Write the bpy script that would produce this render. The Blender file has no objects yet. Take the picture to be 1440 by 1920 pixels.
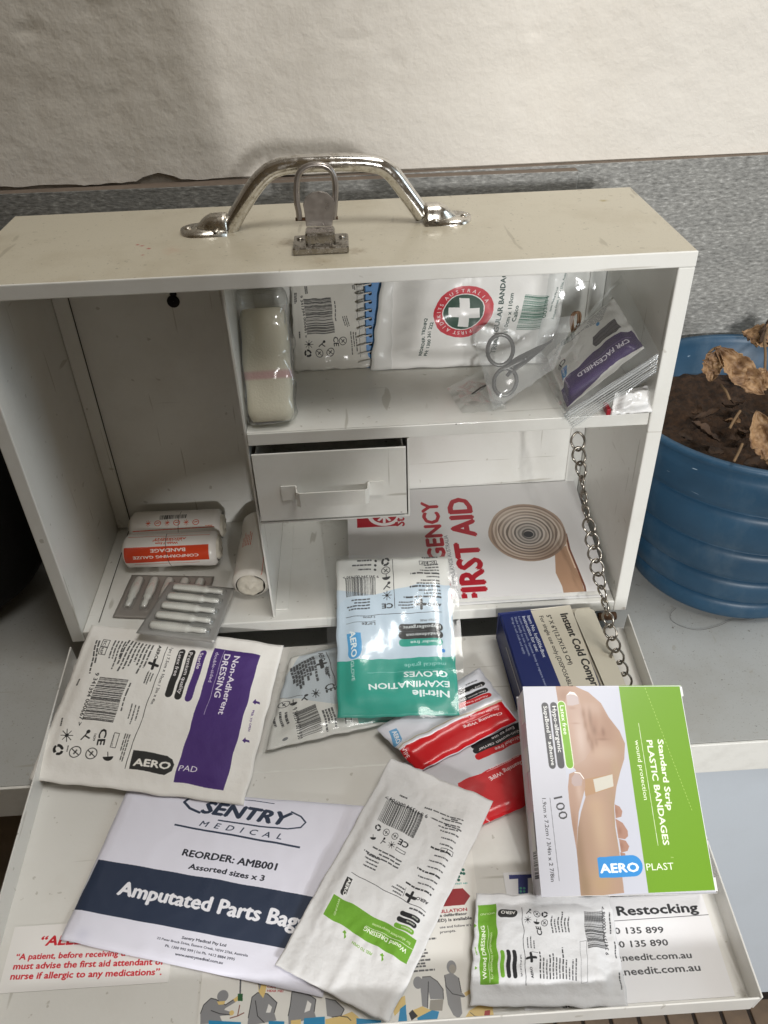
import bpy, bmesh, math, random
import numpy as np
from mathutils import Vector, Matrix, noise

S = bpy.context.scene
COL = S.collection
random.seed(7)
PI = math.pi

# ------------------------------------------------------------------ camera, world, lights, exposure
CAM_LOC = (0.23779, -0.45953, 0.45639)
CAM_ROT = tuple(math.radians(a) for a in (53.09348, 1.84001, -2.8629))
F_PX = 1513.71                                   # focal length for a frame 1920 units high
cam = bpy.data.cameras.new('camera')
cam.lens = 36.0 * F_PX / 1920.0
cam.sensor_width = 36.0
cam.clip_start, cam.clip_end = 0.01, 50.0
cam_ob = bpy.data.objects.new('camera', cam)
COL.objects.link(cam_ob)
cam_ob.location = CAM_LOC
cam_ob.rotation_euler = CAM_ROT
S.camera = cam_ob

world = bpy.data.worlds.new('World')
S.world = world
world.use_nodes = True
world.node_tree.nodes['Background'].inputs[0].default_value = (1.0, 0.83, 0.63, 1)
world.node_tree.nodes['Background'].inputs[1].default_value = 0.135


def area(name, loc, target, sx, sy, power, color, lean=(0, 0, 1)):
    l = bpy.data.lights.new(name, 'AREA')
    l.shape = 'RECTANGLE'
    l.size, l.size_y = sx, sy
    l.energy, l.color = power, color
    o = bpy.data.objects.new(name, l)
    COL.objects.link(o)
    o.location = loc
    zax = (Vector(loc) - Vector(target)).normalized()
    xax = Vector(lean).cross(zax).normalized()
    o.rotation_euler = Matrix((xax, zax.cross(xax), zax)).transposed().to_euler()
    return o


# a narrow window lamp, a wide added one, soft light from above, and cool light from an open doorway
area('window_light', (0.66, -2.6, 0.75), (0.25, 0.1, 0.22), 0.07, 0.15, 24.0, (1.0, 0.99, 0.975))
area('wide_added_light', (0.28, -2.6, 0.78), (0.25, 0.1, 0.22), 0.40, 0.25, 35.0, (0.98, 0.99, 1.0))  # added lamp: makes the wall grow brighter towards the right
area('skylight', (0.85, -0.50, 2.4), (0.25, 0.0, 0.0), 1.0, 0.7, 28.0, (1.0, 0.975, 0.935))
area('side_light', (2.0, -0.45, 0.75), (0.45, 0.0, 0.0), 0.6, 1.0, 7.0, (0.72, 0.87, 1.0))

S.view_settings.view_transform = 'Standard'
S.view_settings.look = 'None'
S.view_settings.exposure = 0.0
S.view_settings.gamma = 1.0

# ------------------------------------------------------------------ helpers: points in the place
_R = np.array(cam_ob.rotation_euler.to_matrix())
_C = np.array(CAM_LOC)
W, D, H = 0.44, 0.1365, 0.289                     # cabinet
T = 0.0102                                        # wall thickness of the cabinet
FZ = T + 0.0004                                   # cabinet floor
SZ = 0.1805                                       # shelf top
TH = math.radians(6.589)                          # droop of the open door
ND = np.array([0, -math.sin(TH), math.cos(TH)])   # door normal
DD = np.array([0, -math.cos(TH), -math.sin(TH)])  # away from the hinge
RIM = 0.018
LD = 0.2765
ZT = -0.0308                                      # table top
YT = -0.1096                                      # table front edge


def at(u, v, P, n):
    """the point of the plane (P, n) seen at u, v of a 1440 x 1920 frame"""
    d = _R @ np.array([(u - 720) / F_PX, -(v - 960) / F_PX, -1.0])
    n = np.array(n, float)
    return _C + d * float((np.array(P, float) - _C) @ n) / float(d @ n)


def AZ(u, v, z): return at(u, v, (0, 0, z), (0, 0, 1))
def AY(u, v, y): return at(u, v, (0, y, 0), (0, 1, 0))
def AX(u, v, x): return at(u, v, (x, 0, 0), (1, 0, 0))
def AD(u, v, h): return at(u, v, ND * (h - RIM), ND)
def door(x, s, h): return np.array([x, 0, 0]) + DD * s + ND * (h - RIM)


def proj(P):
    q = _R.T @ (np.array(P, float) - _C)
    return (720 - F_PX * q[0] / q[2], 960 + F_PX * q[1] / q[2])


def unit(v):
    v = np.array(v, float)
    return v / np.linalg.norm(v)


def nz(x, y, z=0.0):
    return noise.noise(Vector((x, y, z)))


# ------------------------------------------------------------------ helpers: objects
def put(o, parent=None, label=None, cat=None, group=None, kind=None):
    if o.name not in COL.objects:
        COL.objects.link(o)
    if parent is not None:
        o.parent = parent
    if label: o['label'] = label
    if cat: o['category'] = cat
    if group: o['group'] = group
    if kind: o['kind'] = kind
    return o


def thing(name, loc, label, cat, group=None):
    o = bpy.data.objects.new(name, None)
    o.empty_display_size = 0.02
    o.location = loc
    return put(o, None, label, cat, group)


def mobj(name, verts, faces, mats, parent=None, uvs=None, smooth=True, bevel=0, fmat=None, **kw):
    me = bpy.data.meshes.new(name)
    me.from_pydata([tuple(map(float, v)) for v in verts], [], [tuple(f) for f in faces])
    for m in (mats if isinstance(mats, (list, tuple)) else [mats]):
        me.materials.append(m)
    if fmat is not None:
        me.polygons.foreach_set('material_index', fmat)
    if uvs is not None:
        lay = me.uv_layers.new(name='UVMap')
        for l in me.loops:
            lay.data[l.index].uv = uvs[l.vertex_index]
    bm = bmesh.new()
    bm.from_mesh(me)
    bmesh.ops.recalc_face_normals(bm, faces=bm.faces)
    bm.to_mesh(me)
    bm.free()
    if smooth:
        me.polygons.foreach_set('use_smooth', [True] * len(me.polygons))
    me.update()
    o = bpy.data.objects.new(name, me)
    put(o, parent, **kw)
    if parent is not None:                      # verts are given in world space
        o.matrix_parent_inverse = Matrix.Translation(-parent_origin(parent))
    if bevel:
        b = o.modifiers.new('bevel', 'BEVEL')
        b.width, b.segments, b.limit_method = bevel, 2, 'ANGLE'
        b.angle_limit = math.radians(50)
        b.harden_normals = False
    return o


def parent_origin(p):
    v = Vector((0, 0, 0))
    while p is not None:
        v = v + Vector(p.location)
        if p.parent is not None:
            v = v + p.matrix_parent_inverse.translation
        p = p.parent
    return v


BOXF = [(0, 1, 3, 2), (4, 6, 7, 5), (0, 4, 5, 1), (2, 3, 7, 6), (0, 2, 6, 4), (1, 5, 7, 3)]


def obox_v(o, ex, ey, ez):
    o, ex, ey, ez = map(lambda a: np.array(a, float), (o, ex, ey, ez))
    return [o + ex * i + ey * j + ez * k for i in (0, 1) for j in (0, 1) for k in (0, 1)]


def obox(name, o, ex, ey, ez, mat, parent=None, bevel=0.0, **kw):
    return mobj(name, obox_v(o, ex, ey, ez), BOXF, mat, parent, smooth=False, bevel=bevel, **kw)


def box(name, x0, x1, y0, y1, z0, z1, mat, parent=None, bevel=0.0, **kw):
    return obox(name, (x0, y0, z0), (x1 - x0, 0, 0), (0, y1 - y0, 0), (0, 0, z1 - z0), mat, parent, bevel, **kw)


class MB:
    def __init__(s): s.v, s.f, s.m = [], [], []
    def add(s, v, f, m=0):
        n = len(s.v)
        s.v += [np.array(p, float) for p in v]
        s.f += [tuple(i + n for i in q) for q in f]
        s.m += [m] * len(f)
        return s
    def box(s, o, ex, ey, ez, m=0): return s.add(obox_v(o, ex, ey, ez), BOXF, m)
    def tube(s, pts, r, seg=8, m=0, closed=False, flat=None):
        return s.add(*tube_vf(pts, r, seg, closed, flat), m)
    def done(s, name, mats, parent=None, **kw):
        return mobj(name, s.v, s.f, mats, parent, fmat=s.m, **kw)


def tube_vf(pts, r, seg=8, closed=False, flat=None):
    P = [np.array(p, float) for p in pts]
    n = len(P)
    rs = r if isinstance(r, (list, tuple, np.ndarray)) else [r] * n
    V, Fc = [], []
    up = None
    for i in range(n):
        a = P[(i - 1) % n] if (closed or i > 0) else P[i]
        b = P[(i + 1) % n] if (closed or i < n - 1) else P[i]
        t = unit(b - a)
        if up is None:
            up = np.array([0, 0, 1.0]) if abs(t[2]) < 0.9 else np.array([1.0, 0, 0])
        s_ = unit(np.cross(t, up))
        up = np.cross(s_, t)
        for k in range(seg):
            an = 2 * PI * k / seg
            fl = flat if flat else 1.0
            V.append(P[i] + (s_ * math.cos(an) + up * math.sin(an) * fl) * rs[i])
    for i in range(n if closed else n - 1):
        j = (i + 1) % n
        for k in range(seg):
            l = (k + 1) % seg
            Fc.append((i * seg + k, i * seg + l, j * seg + l, j * seg + k))
    if not closed:
        Fc.append(tuple(range(seg)))
        Fc.append(tuple((n - 1) * seg + k for k in range(seg)))
    return V, Fc


def spline(pts, n=8, closed=False):
    P = [np.array(p, float) for p in pts]
    out = []
    m = len(P)
    for i in range(m if closed else m - 1):
        if closed:
            a, b, c, d = P[(i - 1) % m], P[i], P[(i + 1) % m], P[(i + 2) % m]
        else:
            a, b, c, d = P[max(i - 1, 0)], P[i], P[i + 1], P[min(i + 2, m - 1)]
        for k in range(n):
            t = k / n
            out.append(0.5 * ((2 * b) + (c - a) * t + (2 * a - 5 * b + 4 * c - d) * t * t + (3 * b - a - 3 * c + d) * t ** 3))
    if not closed:
        out.append(P[-1])
    return out


def lathe_vf(profile, axis_o, ax, n=24, e1=None):
    """profile: (along, radius); rotated round ax at axis_o"""
    ax = unit(ax)
    e1 = unit(np.cross(ax, [0.3, 0.9, 0.2])) if e1 is None else unit(e1)
    e2 = np.cross(ax, e1)
    V, Fc = [], []
    for (a, r) in profile:
        for k in range(n):
            an = 2 * PI * k / n
            V.append(np.array(axis_o) + ax * a + (e1 * math.cos(an) + e2 * math.sin(an)) * r)
    for i in range(len(profile) - 1):
        for k in range(n):
            l = (k + 1) % n
            Fc.append((i * n + k, i * n + l, (i + 1) * n + l, (i + 1) * n + k))
    return V, Fc


# ------------------------------------------------------------------ helpers: materials
def newmat(name):
    m = bpy.data.materials.new(name)
    m.use_nodes = True
    nt = m.node_tree
    return m, nt, nt.nodes['Principled BSDF']


def lin(c):
    if isinstance(c, str):
        c = tuple(int(c[i:i + 2], 16) / 255 for i in (1, 3, 5))
    return tuple((x / 12.92 if x <= 0.04045 else ((x + 0.055) / 1.055) ** 2.4) for x in c)


def noise_node(nt, scale, detail=4, rough=0.6, stretch=None, coord='Object'):
    tc = nt.nodes.new('ShaderNodeTexCoord')
    n = nt.nodes.new('ShaderNodeTexNoise')
    n.inputs['Scale'].default_value = scale
    n.inputs['Detail'].default_value = detail
    n.inputs['Roughness'].default_value = rough
    if stretch:
        mp = nt.nodes.new('ShaderNodeMapping')
        mp.inputs['Scale'].default_value = stretch
        nt.links.new(tc.outputs[coord], mp.inputs[0])
        nt.links.new(mp.outputs[0], n.inputs['Vector'])
    else:
        nt.links.new(tc.outputs[coord], n.inputs['Vector'])
    return n


def ramp(nt, src, stops):
    r = nt.nodes.new('ShaderNodeValToRGB')
    el = r.color_ramp.elements
    while len(el) < len(stops):
        el.new(0.5)
    for e, (p, c) in zip(el, stops):
        e.position = p
        e.color = (*lin(c), 1)
    nt.links.new(src, r.inputs[0])
    return r


def bump(nt, bs, src, strength, dist):
    b = nt.nodes.new('ShaderNodeBump')
    b.inputs['Strength'].default_value = strength
    b.inputs['Distance'].default_value = dist
    nt.links.new(src, b.inputs['Height'])
    nt.links.new(b.outputs[0], bs.inputs['Normal'])
    return b


def plain(name, c, rough=0.5, metal=0.0, var=0.06, vscale=40, bmp=0.0, bscale=300, c2=None, coat=0.0):
    m, nt, bs = newmat(name)
    base = lin(c)
    bs.inputs['Roughness'].default_value = rough
    bs.inputs['Metallic'].default_value = metal
    bs.inputs['Coat Weight'].default_value = coat
    if var or c2:
        n = noise_node(nt, vscale)
        r = nt.nodes.new('ShaderNodeValToRGB')
        el = r.color_ramp.elements
        el[0].position, el[1].position = 0.3, 0.72
        lo = lin(c2) if c2 else tuple(x * (1 - var * 1.6) for x in base)
        el[0].color = (*lo, 1)
        el[1].color = (*base, 1)
        nt.links.new(n.outputs['Fac'], r.inputs[0])
        nt.links.new(r.outputs[0], bs.inputs['Base Color'])
        mr = nt.nodes.new('ShaderNodeMapRange')
        mr.inputs['To Min'].default_value = max(0.03, rough - 0.1)
        mr.inputs['To Max'].default_value = min(1, rough + 0.1)
        nt.links.new(n.outputs['Fac'], mr.inputs['Value'])
        nt.links.new(mr.outputs[0], bs.inputs['Roughness'])
    else:
        bs.inputs['Base Color'].default_value = (*base, 1)
    if bmp:
        n2 = noise_node(nt, bscale, 3)
        bump(nt, bs, n2.outputs['Fac'], bmp, 0.001)
    return m


def film(name, tint=(0.97, 0.98, 0.98), white=0.06, gloss=0.16, rough=0.12):
    """clear plastic film: mostly lets light through, a little milky, glossy"""
    m, nt, bs = newmat(name)
    out = nt.nodes['Material Output']
    bs.inputs['Base Color'].default_value = (0.85, 0.87, 0.88, 1)
    bs.inputs['Roughness'].default_value = rough
    bs.inputs['Specular IOR Level'].default_value = 0.8
    tr = nt.nodes.new('ShaderNodeBsdfTransparent')
    tr.inputs[0].default_value = (*tint, 1)
    gl = nt.nodes.new('ShaderNodeBsdfGlossy')
    gl.inputs['Roughness'].default_value = rough
    n = noise_node(nt, 45, 3)
    b = nt.nodes.new('ShaderNodeBump')
    b.inputs['Strength'].default_value = 0.22
    b.inputs['Distance'].default_value = 0.002
    nt.links.new(n.outputs['Fac'], b.inputs['Height'])
    nt.links.new(b.outputs[0], gl.inputs['Normal'])
    lw = nt.nodes.new('ShaderNodeLayerWeight')
    lw.inputs['Blend'].default_value = 0.25
    nt.links.new(b.outputs[0], lw.inputs['Normal'])
    mr = nt.nodes.new('ShaderNodeMapRange')
    mr.inputs['To Min'].default_value = gloss * 0.35
    mr.inputs['To Max'].default_value = min(1, gloss * 4)
    nt.links.new(lw.outputs['Facing'], mr.inputs['Value'])
    m1 = nt.nodes.new('ShaderNodeMixShader')
    m1.inputs[0].default_value = white
    nt.links.new(tr.outputs[0], m1.inputs[1])
    nt.links.new(bs.outputs[0], m1.inputs[2])
    m2 = nt.nodes.new('ShaderNodeMixShader')
    nt.links.new(mr.outputs[0], m2.inputs[0])
    nt.links.new(m1.outputs[0], m2.inputs[1])
    nt.links.new(gl.outputs[0], m2.inputs[2])
    nt.links.new(m2.outputs[0], out.inputs['Surface'])
    return m


# ------------------------------------------------------------------ helpers: flat print
_tcache = {}


def text_tris(s, bold):
    key = (s, bold)
    if key in _tcache:
        return _tcache[key]
    cu = bpy.data.curves.new('lettering', 'FONT')
    cu.body = s
    cu.resolution_u = 2
    cu.size = 1.0
    cu.offset = bold
    ob = bpy.data.objects.new('lettering', cu)
    COL.objects.link(ob)
    dg = bpy.context.evaluated_depsgraph_get()
    me = bpy.data.meshes.new_from_object(ob.evaluated_get(dg))
    me.calc_loop_triangles()
    v = np.zeros(len(me.vertices) * 3)
    me.vertices.foreach_get('co', v)
    v = v.reshape(-1, 3)[:, :2]
    t = np.zeros(len(me.loop_triangles) * 3, int)
    me.loop_triangles.foreach_get('vertices', t)
    bpy.data.objects.remove(ob)
    bpy.data.curves.remove(cu)
    bpy.data.meshes.remove(me)
    if not len(v):
        r = (np.zeros((0, 3, 2)), 1.0)
    else:
        x0 = v[:, 0].min()
        v = v - [x0, 0]
        r = (v[t.reshape(-1, 3)], float(v[:, 0].max()))
    _tcache[key] = r
    return r


SS = 2


class Art:
    """a printed sheet; points are given where the photograph shows them on the sheet"""
    def __init__(s, corners, w, h, bg, zoom=(0, 0, 1), raw=False):
        s.w, s.h = w * SS, h * SS
        s.a = np.empty((s.h, s.w, 3), np.float32)
        s.a[:] = s.col(bg)
        s.zx, s.zy, s.zk = zoom
        s.raw = raw
        if not raw:
            src = [proj(c) for c in corners]
            dst = [(0, 0), (s.w, 0), (s.w, s.h), (0, s.h)]
            A, b = [], []
            for (x, y), (X, Y) in zip(src, dst):
                A += [[x, y, 1, 0, 0, 0, -X * x, -X * y], [0, 0, 0, x, y, 1, -Y * x, -Y * y]]
                b += [X, Y]
            s.Hm = np.append(np.linalg.solve(np.array(A), np.array(b)), 1).reshape(3, 3)
        s.rnd = random.Random(w * 31 + h)

    @staticmethod
    def col(c):
        if isinstance(c, str):
            return np.array([int(c[i:i + 2], 16) / 255 for i in (1, 3, 5)], np.float32)
        return np.array(c, np.float32)

    def p(s, q):
        if s.raw:
            return np.array([q[0] * s.w, q[1] * s.h])
        x, y = s.zx + q[0] * s.zk, s.zy + q[1] * s.zk
        r = s.Hm @ np.array([x, y, 1])
        return r[:2] / r[2]

    def zoom(s, x, y, k): s.zx, s.zy, s.zk = x, y, k

    def mix(s, y0, y1, x0, x1, mask, c, al=1.0):
        r = s.a[y0:y1, x0:x1]
        mk = mask[..., None] * al
        r[:] = r * (1 - mk) + s.col(c) * mk

    def polyc(s, P, c, al=1.0):
        P = np.array(P, float)
        x0, y0 = np.floor(P.min(0)).astype(int)
        x1, y1 = np.ceil(P.max(0)).astype(int) + 1
        x0, y0, x1, y1 = max(x0, 0), max(y0, 0), min(x1, s.w), min(y1, s.h)
        if x1 <= x0 or y1 <= y0:
            return
        X, Y = np.meshgrid(np.arange(x0, x1) + .5, np.arange(y0, y1) + .5)
        ins = np.zeros(X.shape, bool)
        n = len(P)
        for i in range(n):
            (ax, ay), (bx, by) = P[i], P[(i + 1) % n]
            if ay == by:
                continue
            ins ^= ((ay > Y) != (by > Y)) & (X < (bx - ax) * (Y - ay) / (by - ay) + ax)
        s.mix(y0, y1, x0, x1, ins.astype(np.float32), c, al)

    def poly(s, pts, c, al=1.0): s.polyc([s.p(q) for q in pts], c, al)

    def sc(s, q):
        """canvas pixels per drawing unit near q"""
        return float(np.linalg.norm(s.p((q[0] + 1, q[1])) - s.p(q)) + np.linalg.norm(s.p((q[0], q[1] + 1)) - s.p(q))) / 2 if not s.raw else s.w

    def line(s, a, b, wd, c, al=1.0):
        k = s.sc(a)
        A, B = s.p(a), s.p(b)
        L = np.linalg.norm(B - A)
        if L < 1e-6:
            return
        n = np.array([-(B - A)[1], (B - A)[0]]) / L * wd * k / 2
        s.polyc([A + n, B + n, B - n, A - n], c, al)

    def path(s, pts, wd, c, al=1.0):
        for a, b in zip(pts, pts[1:]):
            s.line(a, b, wd, c, al)
            s.disc(b, wd / 2, c, al)

    def disc(s, q, r, c, al=1.0, ry=None):
        k = s.sc(q)
        C = s.p(q)
        ry = r if ry is None else ry
        s.polyc([C + np.array([math.cos(t) * r * k, math.sin(t) * ry * k]) for t in np.linspace(0, 2 * PI, 26)[:-1]], c, al)

    def ring(s, q, r, wd, c, bg=None):
        k = s.sc(q)
        C = s.p(q)
        pts = [C + np.array([math.cos(t), math.sin(t)]) * r * k for t in np.linspace(0, 2 * PI, 29)]
        for a, b in zip(pts, pts[1:]):
            L = np.linalg.norm(b - a)
            n = np.array([-(b - a)[1], (b - a)[0]]) / L * wd * k / 2
            s.polyc([a + n, b + n, b - n, a - n], c)

    def pill(s, a, b, r, c):
        s.line(a, b, 2 * r, c)
        s.disc(a, r, c)
        s.disc(b, r, c)

    def blob(s, q, r, c, al=1.0, ry=None, clip=None):
        k = s.sc(q)
        C = s.p(q)
        R, RY = r * k, (r if ry is None else ry) * k
        x0, x1 = max(int(C[0] - R * 2), 0), min(int(C[0] + R * 2), s.w)
        y0, y1 = max(int(C[1] - RY * 2), 0), min(int(C[1] + RY * 2), s.h)
        if x1 <= x0 or y1 <= y0:
            return
        X, Y = np.meshgrid(np.arange(x0, x1) + .5, np.arange(y0, y1) + .5)
        g = np.exp(-(((X - C[0]) / R) ** 2 + ((Y - C[1]) / RY) ** 2) * 1.6)
        if clip is not None:
            g = g * clip[y0:y1, x0:x1]
        s.mix(y0, y1, x0, x1, g.astype(np.float32), c, al)

    def mask(s, pts):
        keep = s.a.copy()
        s.a[:] = 0
        s.poly(pts, (1, 1, 1))
        m = s.a[..., 0].copy()
        s.a = keep
        return m

    def tris(s, Tn, c, al=1.0):
        if not len(Tn):
            return
        allp = Tn.reshape(-1, 2)
        x0, y0 = np.floor(allp.min(0)).astype(int)
        x1, y1 = np.ceil(allp.max(0)).astype(int) + 1
        x0, y0, x1, y1 = max(x0, 0), max(y0, 0), min(x1, s.w), min(y1, s.h)
        if x1 <= x0 or y1 <= y0:
            return
        m = np.zeros((y1 - y0, x1 - x0), np.float32)
        mn = np.floor(Tn.min(1)).astype(int)
        mx = np.ceil(Tn.max(1)).astype(int) + 1
        for t, (a0, b0), (a1, b1) in zip(Tn.tolist(), mn.tolist(), mx.tolist()):
            a0, b0, a1, b1 = max(a0, x0), max(b0, y0), min(a1, x1), min(b1, y1)
            if a1 <= a0 or b1 <= b0:
                continue
            (ax, ay), (bx, by), (cx, cy) = t
            d = (bx - ax) * (cy - ay) - (by - ay) * (cx - ax)
            if abs(d) < 1e-9:
                continue
            X = np.arange(a0, a1) + .5
            Y = (np.arange(b0, b1) + .5)[:, None]
            e1 = ((bx - ax) * (Y - ay) - (by - ay) * (X - ax)) / d
            e2 = ((cx - bx) * (Y - by) - (cy - by) * (X - bx)) / d
            e3 = ((ax - cx) * (Y - cy) - (ay - cy) * (X - cx)) / d
            ok = (e1 >= 0) & (e2 >= 0) & (e3 >= 0)
            m[b0 - y0:b1 - y0, a0 - x0:a1 - x0][ok] = 1
        s.mix(y0, y1, x0, x1, m, c, al)

    def text(s, a, b, txt, c='#141416', bold=0.0, hs=1.12, it=0.0, al=1.0):
        Tn, wd = text_tris(txt, 0)
        A, B = s.p(a), s.p(b)
        L = np.linalg.norm(B - A)
        d = (B - A) / L
        up = np.array([d[1], -d[0]])
        k = L / wd
        hs = hs * .68
        x = Tn[..., 0:1] + Tn[..., 1:2] * it
        P = A + x * d * k + Tn[..., 1:2] * up * k * hs
        r = (bold + .010) * k                       # heavier strokes: the same letters stamped a hair apart
        if r > .2:
            P = np.concatenate([P, P + d * r, P - d * r, P + up * r * .7, P - up * r * .7])
        s.tris(P, c, al)

    def arc_text(s, q, r, txt, a0, a1, size, c, bold=0.02):
        """letters standing on a circle, a0..a1 in degrees clockwise from the top of the sheet as drawn"""
        k = s.sc(q)
        C = s.p(q)
        for i, ch in enumerate(txt):
            if ch == ' ':
                continue
            an = math.radians(a0 + (a1 - a0) * i / (len(txt) - 1))
            o = np.array([math.sin(an), -math.cos(an)])
            d = np.array([math.cos(an), math.sin(an)])
            Tn, wd = text_tris(ch, 0)
            P0 = C + o * r * k
            P = P0 + (Tn[..., 0:1] - wd / 2) * d * size * k + Tn[..., 1:2] * o * size * k
            s.tris(np.concatenate([P, P + d * bold * size * k, P - d * bold * size * k]), c)

    def bars(s, p0, p1, p2, p3, n=46, c='#161616'):
        """bar code: bars run from edge p0-p1 to edge p3-p2"""
        p0, p1, p2, p3 = map(lambda q: np.array(q, float), (p0, p1, p2, p3))
        w = [s.rnd.choice((1, 1, 2, 3)) for _ in range(n * 2)]
        tot = sum(w)
        acc = 0
        for i, x in enumerate(w):
            if i % 2 == 0:
                t0, t1 = acc / tot, (acc + x) / tot
                s.poly([p0 + (p1 - p0) * t0, p0 + (p1 - p0) * t1, p3 + (p2 - p3) * t1, p3 + (p2 - p3) * t0], c)
            acc += x

    def greek(s, a, b, step, n, th, c='#4a4a4c', al=0.75):
        """lines of print too small to read"""
        a, b, step = map(lambda q: np.array(q, float), (a, b, step))
        for i in range(n):
            f = s.rnd.uniform(.55, 1.0)
            t = 0.0
            while t < f:
                t1 = min(f, t + s.rnd.uniform(.06, .2))
                s.line(a + step * i + (b - a) * t, a + step * i + (b - a) * t1, th, c, al)
                t = t1 + .025

    def aeroplus(s, a, b, plus, r, c='#141416'):
        s.text(a, b, 'AERO', c, .02)
        d = unit(np.array(b, float) - np.array(a, float)) * r
        n = np.array([-d[1], d[0]])
        q = np.array(plus, float)
        s.pill(q - d, q + d, r * .3, c)
        s.pill(q - n, q + n, r * .3, c)

    def icons(s, pts, r, c='#1c1c1e', order='rcxuso'):
        """the row of small packaging symbols"""
        for q, k in zip(pts, order):
            x, y = q
            if k == 'r':
                for j in range(3):
                    t = j * 2 * PI / 3 + .3
                    s.path([(x + math.cos(t + e) * r * .8, y + math.sin(t + e) * r * .8) for e in (0, .5, 1.0, 1.5)], r * .5, c)
            elif k == 'c' or k == 'x':
                s.ring(q, r, r * .16, c)
                s.line((x - r * .6, y - r * .6), (x + r * .6, y + r * .6), r * .16, c)
                s.line((x + r * .35, y - r * .4), (x - r * .35, y + r * .4), r * .3, c, .7)
            elif k == 'u':
                s.poly([(x + math.cos(t) * r, y + math.sin(t) * r * .8) for t in np.linspace(0, PI, 9)], c)
                s.line((x, y), (x, y - r * .9), r * .15, c)
            elif k == 's':
                for t in range(8):
                    s.line(q, (x + math.cos(t * PI / 4) * r * 1.2, y + math.sin(t * PI / 4) * r * 1.2), r * .13, c)
                s.disc(q, r * .35, c)
            elif k == 'o':
                s.line((x - r * .7, y + r * .8), (x + r * .6, y - r * .7), r * .25, c)
                s.disc((x + r * .6, y - r * .7), r * .35, c)
                s.line((x, y), (x + r * .9, y + r * .6), r * .25, c)

    def image(s, name):
        a = s.a.reshape(s.h // SS, SS, s.w // SS, SS, 3).mean((1, 3))
        h, w = a.shape[:2]
        im = bpy.data.images.new(name, w, h)
        px = np.ones((h, w, 4), np.float32)
        px[..., :3] = a[::-1]
        im.pixels.foreach_set(px.ravel())
        im.update()
        return im


def printed(name, art, rough=0.55, coat=0.0, bmp=0.0, bscale=150, clear=0.0):
    m, nt, bs = newmat(name)
    tx = nt.nodes.new('ShaderNodeTexImage')
    tx.image = art.image(name)
    tx.extension = 'EXTEND'
    uv = nt.nodes.new('ShaderNodeUVMap')
    nt.links.new(uv.outputs[0], tx.inputs[0])
    nt.links.new(tx.outputs[0], bs.inputs['Base Color'])
    bs.inputs['Roughness'].default_value = rough
    bs.inputs['Coat Weight'].default_value = coat
    bs.inputs['Coat Roughness'].default_value = 0.12
    if bmp:
        n = noise_node(nt, bscale, 4)
        bump(nt, bs, n.outputs['Fac'], bmp, 0.001)
    return m


def quad_pt(c, u, v):
    return (c[0] * (1 - u) + c[1] * u) * (1 - v) + (c[3] * (1 - u) + c[2] * u) * v


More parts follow.
